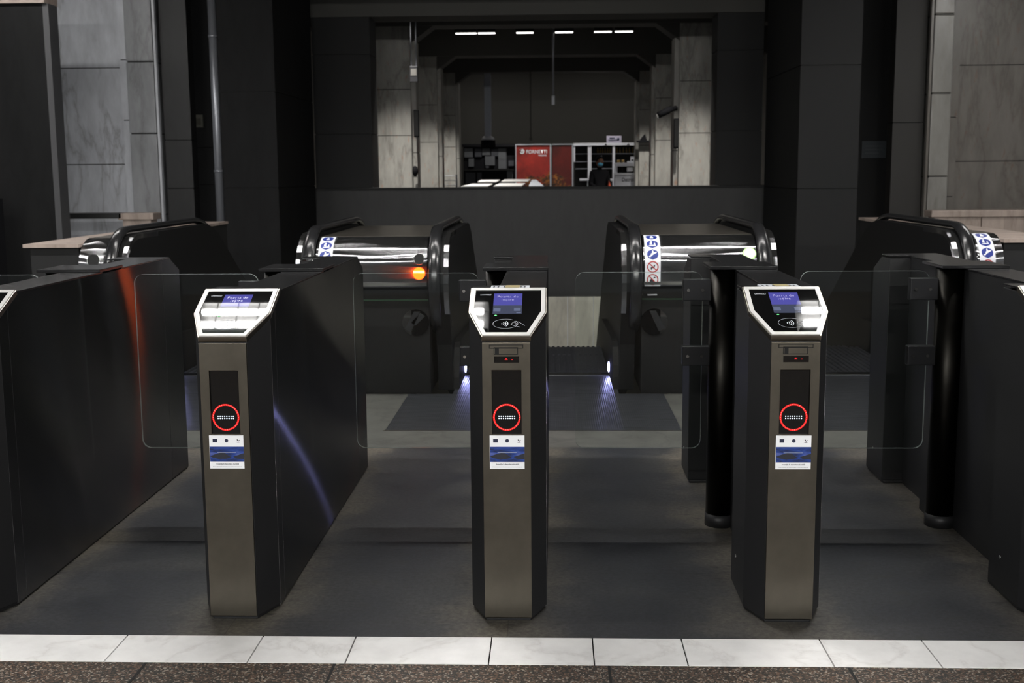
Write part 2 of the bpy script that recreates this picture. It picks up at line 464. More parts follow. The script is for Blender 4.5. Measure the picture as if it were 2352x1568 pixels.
# white marble strip of single slabs, with open dark joints
b = MB()
js = [-7.5, -5.9, -4.6, -3.3, -2.45, -1.86, -1.166, -0.746, -0.461, -0.046, 0.259, 0.527, 0.941, 1.245, 1.72, 2.3, 3.2, 4.6, 6.0, 7.5]
for x0, x1 in zip(js, js[1:]):
    b.box(x0 + 0.0022, x1 - 0.0022, -0.316, -0.122, -0.05, 0.001)
struct('trim_3', b, 'marble_strip')
struct('trim_4', MB().box(-7.5, 7.5, -0.318, -0.118, -0.2, -0.006), 'void')

# well of the escalators and its walls
struct('wall_well_left', MB().box(-3.5, -3.3, 3.82, 12.2, -5.0, -0.2), 'dark_wall')
struct('wall_well_right', MB().box(3.3, 3.5, 3.82, 12.2, -5.0, -0.2), 'dark_wall')
b = MB()
x = -3.3
while x < 3.29:
    b.box(x + 0.004, x + 0.326, 11.42, 11.5, -4.2, -0.16); x += 0.33
struct('wall_well_back', b, 'fascia')
struct('floor', MB().box(-3.5, 3.5, 3.8, 14, -5.2, -5.0), 'dark_wall')

# parapet across the far end, with a thin coping
struct('wall_parapet', MB().box(-2.95, 2.85, 11.4, 11.62, -0.18, 1.19), 'granite_dark')
struct('trim_5', MB().box(-2.95, 2.85, 11.37, 11.65, 1.19, 1.215), 'dark_wall')
# piers of the portal, dark stone, with slab joints
def slabs(x0, x1, y0, y1, zs, gap=0.010):
    m = MB()
    for a, c in zip(zs, zs[1:]): m.box(x0, x1, y0, y1, a + gap / 2, c - gap / 2)
    n0 = len(m.bm.faces)
    m.box(x0 + 0.012, x1 - 0.012, y0 + 0.012, y1 - 0.004, zs[0], zs[-1])
    k = m.second('void'); m.bm.faces.ensure_lookup_table()
    for f in m.bm.faces[n0:]: f.material_index = k
    return m
struct('pillar', slabs(-3.46, -2.86, 9.3, 11.3, [0, 1.25, 2.28, 3.9]), 'black_granite')
struct('pillar', slabs(-2.92, -2.18, 11.66, 12.2, [-0.2, 1.9, 2.9, 4.1]), 'dark_wall')
struct('pillar', MB().box(-2.93, -2.905, 11.3, 11.36, 1.2, 2.6), 'concrete')
struct('pillar', slabs(2.22, 2.80, 11.66, 12.2, [-0.2, 1.9, 2.9, 4.1]), 'dark_wall')
struct('pillar', slabs(2.78, 3.42, 9.3, 11.3, [0, 1.2, 2.5, 3.9]), 'dark_wall')
# left side: marble wall, pilaster, dark return, niche
struct('wall_left', slabs(-7.0, -4.56, 9.5, 9.7, [0, 1.52, 2.57, 3.9]), 'marble_left')
struct('trim_6', slabs(-4.60, -4.50, 9.44, 9.56, [0, 0.98, 2.0, 2.65, 3.9]), 'marble_left')
struct('pillar', slabs(-4.50, -4.20, 9.36, 9.7, [0, 0.96, 1.85, 2.62, 3.9]), 'marble_dim', bevel=0.01)
struct('trim_7', MB().box(-4.19, -4.165, 9.36, 9.42, 0, 3.9), 'marble_left')
struct('wall_niche_side', slabs(-4.16, -3.86, 9.5, 9.7, [0, 1.25, 1.78, 3.9]), 'granite_dark')  # the dark colour here stands in for shade on the return
b = slabs(-5.0, -3.2, 10.5, 10.6, [0, 1.28, 1.72, 3.9])
struct('wall_niche_back', b, 'granite_dark')
# tall dark slab at the left edge with its pale edging
struct('wall_left_front', MB().box(-7.0, -4.585, 7.5, 7.7, 0, 2.98), 'black_granite')
struct('trim_8', MB().box(-4.585, -4.53, 7.5, 7.7, 0, 2.98), 'trim_stone')
struct('trim_9', MB().box(-6.2, -4.54, 7.44, 7.74, 2.98, 3.10), 'stone_ledge')
# right side
struct('wall_right', slabs(4.47, 7.2, 9.5, 9.7, [0, 1.48, 2.5, 3.9]), 'marble_warm')
struct('trim_10', slabs(4.41, 4.50, 9.44, 9.56, [0, 1.1, 1.95, 3.9]), 'marble_warm')
struct('pillar', slabs(4.19, 4.40, 9.36, 9.7, [0, 1.32, 2.20, 3.02, 3.9]), 'marble_pale', bevel=0.012)
struct('trim_11', MB().box(4.155, 4.18, 9.36, 9.42, 0, 3.9), 'marble_warm')
struct('wall_right_return', slabs(3.83, 4.16, 9.5, 9.7, [0, 1.9, 3.9]), mat('return_stone', (0.022, 0.020, 0.018), 0.6))
struct('wall_right_niche', MB().box(3.2, 4.9, 10.5, 10.6, 0, 3.9), 'dark_wall')
# ceiling of the gate hall and of the far hall
struct('ceiling', MB().box(-7.5, 7.5, -8.0, 12.2, 3.9, 4.1), 'concrete')
struct('ceiling', MB().box(-7.5, 7.5, 12.2, 27, 4.1, 4.3), 'concrete')
struct('beam', MB().box(-2.92, 2.80, 11.63, 12.2, 3.36, 4.1), 'concrete')
for i, (y, zb) in enumerate(((14.0, 3.53), (18.0, 3.48), (22.0, 3.52))):
    struct('beam', MB().box(-7.5, 7.5, y, y + 0.5, zb, 4.1), 'concrete')
    m = MB()
    for xs in (-1.95, 2.0):      # haunches where the beam meets its piers
        k = 1 if xs < 0 else -1
        m.prism([(xs, zb), (xs + k * 0.34, zb), (xs, zb - 0.24)], 'y', y + 0.05, y + 0.45)
    struct('beam', m, 'concrete')
    struct('pillar', slabs(-2.62, -1.95, y, y + 0.6, [0, 1.95, 2.62, zb]), 'marble_hall')
    struct('pillar', slabs(-1.95, -1.88, y + 0.1, y + 0.5, [0, 1.7, zb - 0.2]), 'marble_hall')
    struct('pillar', slabs(2.0, 2.62, y, y + 0.6, [0, 1.95, 2.7, zb]), 'marble_hall')
    struct('pillar', slabs(1.93, 2.0, y + 0.1, y + 0.5, [0, 1.7, zb - 0.2]), 'marble_hall')
struct('floor', MB().box(-7.5, 7.5, 12.2, 27, -0.2, 0), 'granite_dark')
struct('wall_hall_left', MB().box(-4.2, -4.0, 12.2, 27, 0, 4.1), 'marble_hall')
struct('wall_hall_right', MB().box(4.0, 4.2, 12.2, 27, 0, 4.1), 'marble_hall')
struct('wall_hall_back', MB().box(-7.5, 7.5, 26.5, 26.7, 0, 4.1), 'concrete')

# stone parapets beside the escalator well
def ledge(name, x0, x1, y0, y1, z0, z1, bays, label):
    r = empty(name, ((x0 + x1) / 2, y0, 0)); tag(r, kind='structure')
    cx = (x0 + x1) / 2
    m = MB(); w = (x1 - x0) / bays
    for k in range(bays):
        m.box(x0 - cx + k * w + 0.008, x0 - cx + (k + 1) * w - 0.008, 0.03, y1 - y0 - 0.03, 0, z1 - 0.07)
    m.box(x0 - cx + 0.02, x1 - cx - 0.02, 0.06, y1 - y0 - 0.06, 0, z1 - 0.07)
    m.build('wall_panel', 'stone_ledge', r)
    MB().box(x0 - cx - 0.03, x1 - cx + 0.03, 0, y1 - y0, z1 - 0.07, z1).build('coping', 'stone_ledge', r, bevel=0.008)
    return r
ledge('wall_far_ledge_left', -4.33, -4.02, 8.5, 8.75, 0, 1.01, 1, None)
ledge('wall_far_ledge_right', 4.0, 6.4, 8.5, 8.75, 0, 0.985, 5, None)
struct('trim_12', MB().box(-4.98, -4.33, 8.5, 8.75, 0.955, 1.01), 'granite_dark')
# side blocks flanking the outer escalators
struct('wall_side_block_left', MB().box(-3.17, -2.86, 3.80, 7.2, 0, 0.95), 'dark_wall')
struct('trim_13', MB().box(-3.20, -2.845, 3.76, 7.2, 0.95, 0.972), 'stone_ledge')
struct('wall_side_block_right', MB().box(2.92, 3.30, 3.80, 7.2, 0, 0.95), 'dark_wall')
struct('trim_14', MB().box(2.905, 3.33, 3.76, 7.2, 0.95, 0.972), 'stone_ledge')

# ------------------------------------------------------------------ lamps of the gate hall
def fluorescent(x, y, z=3.55, length=1.7, label='', bare=False, tube='tube'):
    r = empty('ceiling_light', (x, y, z)); h = length / 2
    tag(r, label, 'ceiling light', 'bare twin tube lamps' if bare else 'louvred fluorescent lamps over the gates')
    if bare: MB().box(-h, h, -0.07, 0.07, 0.05, 0.10).build('housing', 'louvre', r)
    else: MB().prism([(-0.095, 0.0), (-0.08, 0.09), (0.08, 0.09), (0.095, 0.0), (0.088, 0.0), (0.075, 0.08), (-0.075, 0.08), (-0.088, 0.0)], 'x', -h, h).build('housing', 'louvre', r)
    for s in (-1, 1):
        MB().cyl((-h + 0.03, s * 0.043, 0.03), (h - 0.03, s * 0.043, 0.03), 0.015, 10).build('tube', tube, r)
    if not bare:
        m = MB(); n = 14; pts = [(-h + 0.05, -0.083), (h - 0.05, -0.083), (h - 0.05, -0.079)]
        for k in range(n - 1, 0, -1):
            xx = -h + k * length / n
            pts += [(xx + 0.002, -0.079), (xx + 0.002, 0.083), (xx - 0.002, 0.083), (xx - 0.002, -0.079)]
        pts.append((-h + 0.05, -0.079))
        m.prism(pts, 'z', 0.0, 0.013)
        m.build('louvre', 'louvre', r)
    for s in (-0.6, 0.6):
        MB().cyl((s, 0, 0.085), (s, 0, 3.9 - z), 0.006, 8).build('hanger', 'pipe', r)
    return r
fluorescent(-1.08, 1.74, label='louvred twin tube lamp hung above the gates left of the middle')
fluorescent(2.39, 1.74, label='louvred twin tube lamp hung above the two right hand gates')
fluorescent(-4.65, 1.74, label='louvred twin tube lamp hung above the floor left of the gates')
fluorescent(-2.0, 3.6, label='louvred twin tube lamp hung above the left escalator landing', tube='tube_dim')
fluorescent(0.0, 3.6, label='louvred twin tube lamp hung above the middle escalator landing', tube='tube_dim')
fluorescent(2.0, 3.6, label='louvred twin tube lamp hung above the right escalator landing', tube='tube_dim')
for x, t in ((-4.5, 'far left'), (-1.5, 'left of the middle'), (1.5, 'right of the middle'), (4.5, 'far right')):
    fluorescent(x, -7.0, label='bare twin tube lamp of the row behind the photographer, ' + t, bare=True, tube='tube_front')
fluorescent(4.9, 6.2, label='bare twin tube lamp added to brighten the right marble wall and ledges', bare=True, tube='tube_dim')  # unseen lamp, added to brighten the right wall and its ledges
fluorescent(-4.4, 6.0, label='bare twin tube lamp added to brighten the left marble wall', bare=True, tube='tube_dim')  # added out of view to lift the left marble

# lamps of the far hall
for i, (x0, x1) in enumerate(((-1.40, -1.07), (-1.04, -0.77), (-0.43, -0.16), (0.19, 0.47), (0.81, 1.08), (1.14, 1.42))):
    o = empty('hall_light', ((x0 + x1) / 2, 15.6, 3.60)); w = (x1 - x0) / 2
    tag(o, ['leftmost', 'second', 'third', 'fourth', 'fifth', 'rightmost'][i] + ' small flush lamp of the row on the far hall ceiling', 'ceiling light', 'lamps in a row on the far hall ceiling')
    MB().box(-w - 0.01, w + 0.01, -0.12, 0.12, 0.0, 0.50).build('housing', 'void', o)
    MB().box(-w, w, -0.04, 0.04, -0.012, 0.0).build('diffuser', 'row_lamp', o)
o = empty('hall_light', (-1.21, 19.6, 3.60))
tag(o, 'small flush lamp showing alone under the second ceiling beam', 'ceiling light')
MB().box(-0.11, 0.11, -0.06, 0.06, 0.0, 0.5).build('housing', 'void', o)
MB().box(-0.10, 0.10, -0.04, 0.04, -0.012, 0.0).build('diffuser', 'row_lamp', o)
for x, t in ((-1.6, 'left'), (1.6, 'right')):  # fill lamps hidden by the beam, added to lift the dark back wall
    o = empty('hall_light', (x, 24.4, 4.0)); tag(o, 'long hidden lamp added to brighten the back wall of the far hall, ' + t + ' one', 'ceiling light')
    MB().box(-0.9, 0.9, -0.1, 0.1, 0.0, 0.1).build('housing', 'void', o)
    MB().box(-0.88, 0.88, -0.08, 0.08, -0.012, 0.0).build('diffuser', 'hall_fill_lamp', o)

def downlight(x, y, w, label):
    o = empty('downlight', (x, y, 3.86)); tag(o, label, 'ceiling light', 'recessed downlights of the far hall')
    m = MB(); m.lathe([(0.10, 0.24), (0.10, 0.0), (0.085, 0.0), (0.085, 0.20)], (0, 0, 0), 20); m.build('can', 'void', o)
    l = bpy.data.lights.new('bulb', 'SPOT'); l.energy = w; l.spot_size = R(74); l.spot_blend = 1.0; l.shadow_soft_size = 0.07; l.color = (1.0, 0.96, 0.9)
    lo = bpy.data.objects.new('bulb', l); COL.objects.link(lo); lo.parent = o; lo.location = (0, 0, -0.005)
for y, nm in ((12.95, 'before the first'), (16.9, 'before the second'), (20.9, 'before the third')):
    for x, sd in ((-2.05, 'left'), (2.1, 'right')):
        downlight(x, y, HALL_W, 'small recessed downlight %s pier on the %s of the far hall' % (nm, sd))
for x, sd in ((-0.98, 'newspaper stand'), (-0.1, 'posters'), (1.3, 'white shelf unit')):
    downlight(x, 22.45, HALL_W * 4.5, 'small recessed downlight before the ' + sd)
downlight(-0.7, 16.4, HALL_W * 0.5, 'small recessed downlight over the display counter')

# ------------------------------------------------------------------ ticket gates
W2, P2, CH, HL, HT, DT, GL = 0.1205, 0.0735, 0.122, 0.905, 1.026, 0.255, 2.06
SL = (HT - HL) / DT
SN = Vector((0, -SL, 1)).normalized()
def zt(y):
    y = min(y, GL - y)
    return HL + SL * y if y < DT else HT
def on_slope(x, t, n=0.0):
    return Vector((x, t, HL + SL * t)) + SN * n
def offset_poly(pts, d):
    out = []; n = len(pts)
    for i in range(n):
        p0, p1, p2 = Vector(pts[i - 1]), Vector(pts[i]), Vector(pts[(i + 1) % n])
        e1 = (p1 - p0).normalized(); e2 = (p2 - p1).normalized()
        n1 = Vector((-e1.y, e1.x)); n2 = Vector((-e2.y, e2.x))
        bis = (n1 + n2).normalized(); out.append(tuple(p1 + bis * (d / max(0.2, bis.dot(n1)))))
    return out
HEX = [(-P2, 0), (P2, 0), (W2, CH), (W2, DT), (-W2, DT), (-W2, CH)]
SLOPE_M = Matrix((Vector((1, 0, 0)), Vector((0, 1, SL)).normalized(), SN)).transposed().to_4x4()
def slope_matrix(x, t, n):
    return Matrix.Translation(on_slope(x, t, n)) @ SLOPE_M
FRONT_M = Matrix.Rotation(math.pi / 2, 4, 'X')
def front_matrix(x, z, y):
    return Matrix.Translation((x, y, z)) @ FRONT_M

def module(y_in, mirror=False):
    """front or rear cabinet: octagonal plan, top cut by the reader's slope"""
    m = MB()
    q = [(-P2, 0.007), (P2, 0.007), (W2 - 0.0005, CH), (W2 - 0.0005, DT), (W2 - 0.0005, y_in), (-W2, y_in), (-W2, DT), (-W2, CH)]
    if mirror: q = [(x, GL - y) for x, y in q]
    m.solid([(x, y, 0.012) for x, y in q], [(x, y, zt(y) - 0.012) for x, y in q])
    qi = [(x * 0.96, y + (0.01 if y < 1 else -0.01)) for x, y in q]
    m.solid([(x, y, 0.0) for x, y in qi], [(x, y, 0.012) for x, y in qi])
    return m

def slope_plate(poly, n0, n1):
    m = MB(); m.solid([on_slope(x, t, n0) for x, t in poly], [on_slope(x, t, n1) for x, t in poly]); return m
def slope_ring(outer, inner, n0, n1):
    m = MB(); k = len(outer)
    A = [[m.bm.verts.new(on_slope(x, t, n)) for x, t in p] for p, n in ((outer, n0), (outer, n1), (inner, n1), (inner, n0))]
    for a, c in zip(A, A[1:] + A[:1]):
        for i in range(k): m.bm.faces.new((a[i], a[(i + 1) % k], c[(i + 1) % k], c[i]))
    return m
def slope_shape(polys, n):
    m = MB()
    for p in polys: m.face([on_slope(x, t, n) for x, t in p])
    return m
def arc_band(cx, cy, r, w, a0, a1, n=12):
    out = []
    for k in range(n):
        a, c = R(a0 + (a1 - a0) * k / n), R(a0 + (a1 - a0) * (k + 1) / n)
        out.append([(cx + r0 * math.cos(q), cy + 0.8 * r0 * math.sin(q)) for r0, q in ((r, a), (r + w, a), (r + w, c), (r, c))])
    return out
def stroke(p, q, w=0.0012):
    p, q = Vector(p), Vector(q); d = (q - p).normalized(); n = Vector((-d.y, d.x)) * w / 2
    return [tuple(p - n), tuple(q - n), tuple(q + n), tuple(p + n)]

def make_gate(ticket):
    g = empty('ticket_gate')
    module(0.38).build('front_cabinet', 'black', g, bevel=0.003)
    module(0.38, True).build('rear_cabinet', 'black', g, bevel=0.003)
    m = MB(); wx0, wx1, wz0, wz1 = -0.0445, 0.0455, 0.605, 0.804
    loops = []
    for y in (-0.004, 0.007):
        loops.append([m.bm.verts.new((x, y, z)) for x, z in ((-P2, 0.018), (P2, 0.018), (P2, HL - 0.016), (-P2, HL - 0.016), (wx0, wz0), (wx1, wz0), (wx1, wz1), (wx0, wz1))])
    F, B = loops
    for i in range(4):
        j = (i + 1) % 4
        for L_ in (F, B): m.bm.faces.new((L_[i], L_[j], L_[4 + j], L_[4 + i]))
        m.bm.faces.new((F[i], F[j], B[j], B[i])); m.bm.faces.new((F[4 + i], F[4 + j], B[4 + j], B[4 + i]))
    m.build('front_panel', 'steel_front', g, bevel=0.0012)
    # flat polished side, cut to the slope of both readers
    prof = [(CH, 0.008), (GL - CH, 0.008), (GL - CH, zt(CH) - 0.006), (GL - DT, HT - 0.004), (DT, HT - 0.004), (CH, zt(CH) - 0.006)]
    m = MB()
    for y0, y1 in ((CH, 0.185), (0.188, 1.70), (1.703, GL - CH)):
        pts = [(y0, 0.008), (y1, 0.008), (y1, zt(y1) - 0.006)]
        pts += [(yy, HT - 0.006) for yy in (GL - DT, DT) if y0 < yy < y1]
        pts.append((y0, zt(y0) - 0.006))
        m.prism(pts, 'x', W2 - 0.004, W2)
    m.build('side_panel', 'steel_side', g)
    MB().box(-0.03, W2 - 0.004, 0.38, GL - 0.38, 0.0, HT - 0.006).build('middle_body', 'black', g)
    # top cover: wide over the rear half, narrow beside the recess
    m = MB()
    m.box(-0.034, W2, DT, 1.0, HT - 0.006, HT); m.box(-W2, -0.034, DT, 0.38, HT - 0.006, HT)
    m.box(-0.034, W2, 1.2, GL - DT, HT - 0.006, HT); m.box(-W2, -0.034, GL - 0.38, GL - DT, HT - 0.006, HT)
    m.build('top_cover', 'top_black', g, bevel=0.0012)
    MB().box(-W2 - 0.006, W2 + 0.004, 0.965, 1.21, HT, HT + 0.012).build('cap_plate', 'top_black', g, bevel=0.002)
    m = MB(); m.cyl((-0.066, 1.045, 0.012), (-0.066, 1.045, HT - 0.006), 0.056, 28)
    m.build('hinge_column', 'steel_column', g)
    m = MB(); m.cyl((-0.066, 1.045, 0.0), (-0.066, 1.045, 0.05), 0.059, 28); m.build('column_foot', 'black', g)
    MB().box(-0.10, -0.03, 1.08, 1.20, 0.02, HT - 0.001).build('column_backing', 'black', g)
    # glass leaf
    gx0, gx1, gz0, gz1, rr = -0.642, -0.148, 0.312, 1.012, 0.035
    pts = []
    for cx, cz, a0 in ((gx1 - rr, gz1 - rr, 0), (gx0 + rr, gz1 - rr, 90), (gx0 + rr, gz0 + rr, 180), (gx1 - rr, gz0 + rr, 270)):
        for k in range(7):
            a = R(a0 + 15 * k); pts.append((cx + rr * math.cos(a), cz + rr * math.sin(a)))
    m = MB(); m.second('glass_edge')
    m.solid([(x, 1.039, z) for x, z in pts], [(x, 1.051, z) for x, z in pts], side='glass_edge')
    leaf = m.build('glass_leaf', 'glass', g)
    for z0, z1 in ((0.90, 0.985), (0.645, 0.722)):
        br = MB().box(-0.225, -0.118, 1.026, 1.064, z0, z1).build('hinge_bracket', 'plate_top', leaf, bevel=0.004)
        for x in (-0.205, -0.15):
            MB().cyl((x, 1.026, (z0 + z1) / 2), (x, 1.020, (z0 + z1) / 2), 0.006, 12).build('bolt', 'chrome', leaf)
    # reader
    tr = MB(); hx = offset_poly(HEX, -0.002)
    tr.solid([on_slope(x, t, -0.014) for x, t in hx], [on_slope(x, t, 0.004) for x, t in hx])
    tr.build('reader_frame', 'steel_trim', g, bevel=0.0015)
    outer = offset_poly(HEX, 0.002); inner = offset_poly(HEX, 0.0155)
    rd = slope_ring(outer, inner, 0.0, 0.0075).build('reader', 'white', g, bevel=0.0008)
    rd['label'] = 'white hexagonal bezel'
    slope_plate(inner, 0.0, 0.0055).build('glass_face', 'gloss', rd)
    s = slope_shape([[(-0.046, 0.222), (0.045, 0.222), (0.045, 0.157), (-0.046, 0.157)][::-1]], 0.0058).build('screen', 'screen_blue', rd)
    s['label'] = 'blue lit display'
    slope_shape([[(-0.046, 0.112), (0.045, 0.112), (0.045, 0.157), (-0.046, 0.157)]], 0.0058).build('screen_keys_field', 'screen_low', rd)
    for x0, x1, t0, t1 in ((-0.044, -0.022, 0.125, 0.142), (0.020, 0.041, 0.127, 0.143), (0.028, 0.042, 0.115, 0.120)):
        slope_shape([[(x0, t0), (x1, t0), (x1, t1), (x0, t1)]], 0.0061).build('screen_key', 'screen_key', rd)
    text_mesh('screen_text', 'Poarta de\nieșire', 0.0185, slope_matrix(-0.001, 0.196, 0.0062), 'screen_txt', rd, 0.066, space=1.15)
    text_mesh('maker_logo', 'UNIWSOLT', 0.010, slope_matrix(-0.072, 0.214, 0.0062), 'glyph', rd, 0.036, bold=0.0002)
    slope_shape([circle(-0.036, 0.104, 0.0042, 12, 0.0026)], 0.0062).build('status_light', 'green_led', rd)
    el = [(0.0385 * math.cos(a) - 0.004, 0.060 + 0.024 * math.sin(a)) for a in [2 * math.pi * k / 40 for k in range(40)]]
    polys = [stroke(el[i], el[(i + 1) % 40], 0.0011) for i in range(40) if not (3 < i < 6 or i in (36, 37))]
    for r0 in (0.004, 0.0105, 0.0165, 0.0225):
        polys += arc_band(-0.020, 0.060, r0, 0.0028, -42, 42, 8)
    hand = [(0.018, 0.066), (0.013, 0.056), (0.028, 0.047), (0.034, 0.055), (0.026, 0.066), (0.018, 0.066)]
    polys += [stroke(a, c, 0.0012) for a, c in zip(hand, hand[1:])]
    polys += [stroke((0.022, 0.072), (0.036, 0.070)), stroke((0.036, 0.070), (0.056, 0.050)), stroke((0.030, 0.047), (0.042, 0.042)), stroke((0.024, 0.060), (0.033, 0.054))]
    slope_shape(polys, 0.0062).build('contactless_symbol', 'glyph', rd)
    # lit window with the no-entry ring
    yf = -0.0042
    wn = MB().box(-0.0445, 0.0455, 0.0035, 0.0068, 0.605, 0.804).build('indicator_window', 'gloss', g)
    cz = 0.657
    m = MB()
    for k in range(34):
        a = 2 * math.pi * k / 34
        m.ball((0.0395 * math.cos(a), 0.0022, cz + 0.0395 * math.sin(a)), 0.0014, 8)
    m.build('ring_leds', 'red_core', wn)
    ring = [(0.0395 * math.cos(2 * math.pi * k / 48), 0.0032, cz + 0.0395 * math.sin(2 * math.pi * k / 48)) for k in range(48)]
    rl = MB().tube(ring, 0.0025, 6, True, 0.3, Vector((0, 1, 0))).build('red_ring', 'red_led', wn)
    rl['label'] = 'glowing red ring'
    m = MB()
    for k in range(8):
        for zz in (-0.0033, 0.0033):
            m.ball(((k - 3.5) * 0.0068, 0.0022, cz + zz), 0.0020, 8)
    m.build('white_bar', 'white_led', wn)
    # project sticker
    st = MB().box(-0.053, 0.054, -0.0052, -0.0040, 0.497, 0.602).build('sticker', 'paper', g)
    MB().box(-0.052, 0.054, -0.0056, -0.0050, 0.5185, 0.5665).build('picture', 'picture', st)
    m = MB()
    tr_p = [(-0.052, 0.536), (-0.038, 0.542), (-0.018, 0.5475), (-0.004, 0.5465), (0.004, 0.539), (0.014, 0.5335), (-0.002, 0.528), (-0.026, 0.528), (-0.042, 0.531)]
    m.face([(x, -0.0058, z) for x, z in tr_p]); m.face([(x, -0.0058, z) for x, z in ((0.020, 0.535), (0.054, 0.546), (0.054, 0.527), (0.03, 0.529))])
    m.build('train_silhouette', 'ink', st)
    MB().box(-0.029, 0.03, -0.0060, -0.0052, 0.5478, 0.5490).build('picture_streak', 'glyph', st)
    m = MB(); m.box(-0.042, -0.028, -0.0056, -0.005, 0.580, 0.591); m.build('square_emblem', 'navy', st)
    m = MB(); m.cyl((0.001, -0.005, 0.5855), (0.001, -0.0056, 0.5855), 0.0057, 24); m.build('round_emblem', 'navy', st)
    m = MB()
    for p in ([(0.033, 0.5885), (0.036, 0.590), (0.038, 0.586), (0.043, 0.5885), (0.041, 0.584), (0.037, 0.5835)], [(0.031, 0.5812), (0.044, 0.5812), (0.041, 0.5795), (0.034, 0.5795)]):
        m.face([(x, -0.0057, z) for x, z in p])
    m.build('bird_emblem', 'ink', st)
    text_mesh('sticker_text', 'Investiție în dezvoltare durabilă', 0.0055, front_matrix(0.002, 0.5115, -0.0057), 'ink', st, 0.070, bold=0.00012)
    text_mesh('sticker_small_text', 'Proiect cofinanțat din Fondul European de Dezvoltare Regională', 0.003, front_matrix(0.001, 0.5030, -0.0057), 'ink', st, 0.090)
    if ticket:
        # engraved pictogram, small dark display, ticket outlet on top
        m = MB()
        def rim(x0, x1, z0, z1, w=0.0022):
            for q in ((x0, x1, z0, z0 + w), (x0, x1, z1 - w, z1), (x0, x0 + w, z0, z1), (x1 - w, x1, z0, z1)):
                m.box(q[0], q[1], -0.0046, -0.0036, q[2], q[3])
        rim(-0.052, 0.052, 0.871, 0.883); rim(-0.038, 0.036, 0.852, 0.875)
        m.box(-0.034, -0.022, -0.0046, -0.0036, 0.853, 0.874)
        m.build('ticket_slot_mark', 'void', g)
        ds = MB().box(-0.037, 0.039, -0.0056, -0.0036, 0.828, 0.847).build('ticket_display', 'gloss', g)
        m = MB()
        for x, w in ((0.000, 0.0045), (0.018, 0.0028)):
            m.box(x - w, x + w, -0.0062, -0.0054, 0.8365, 0.8385)
        m.box(-0.002, 0.002, -0.0062, -0.0054, 0.8385, 0.842)
        m.build('ticket_display_leds', mat('dim_red', (0.2, 0, 0), 0.4, emit=(1.0, 0.01, 0.02), es=0.55), ds)
        to = MB().box(-0.060, 0.066, DT + 0.012, DT + 0.085, HT, HT + 0.004).build('ticket_outlet', 'glyph', g)
        MB().box(-0.012, 0.034, DT + 0.016, DT + 0.082, HT + 0.004, HT + 0.0052).build('outlet_label', 'tan', to)
        m = MB()
        for x in (-0.052, -0.038, -0.018, 0.036, 0.048): m.box(x, x + 0.005, DT + 0.02, DT + 0.055, HT + 0.004, HT + 0.0052)
        m.build('outlet_marks', 'ink', to)
    # bolts low on the recessed side
    for y, z in ((0.28, 0.125), (1.83, 0.125)):
        MB().cyl((-W2 - 0.003, y, z), (-W2 + 0.002, y, z), 0.006, 10).build('side_bolt', 'chrome', g)
    return g

GX = (-1.740, -0.869, 0.0, 0.872, 1.743)
g_plain = make_gate(False)
g_ticket = make_gate(True)
gates = [g_plain, None, g_ticket, None, None]
gates[1] = copy_tree(g_plain); gates[3] = copy_tree(g_ticket); gates[4] = copy_tree(g_ticket)
GLAB = ['leftmost black ticket gate, cut off by the left edge, orange glow on its long side',
        'black ticket gate with bright lamp reflections across its whole reader and no ticket slot',
        'black ticket gate standing in the middle, seen straight from the front',
        'black ticket gate right of the middle one, lamp reflections on the right of its reader',
        'rightmost black ticket gate, its reader cut off by the right edge']
for x, g, lb in zip(GX, gates, GLAB):
    g.location = (x, 0, 0); tag(g, lb, 'ticket gate', 'row of ticket gates')

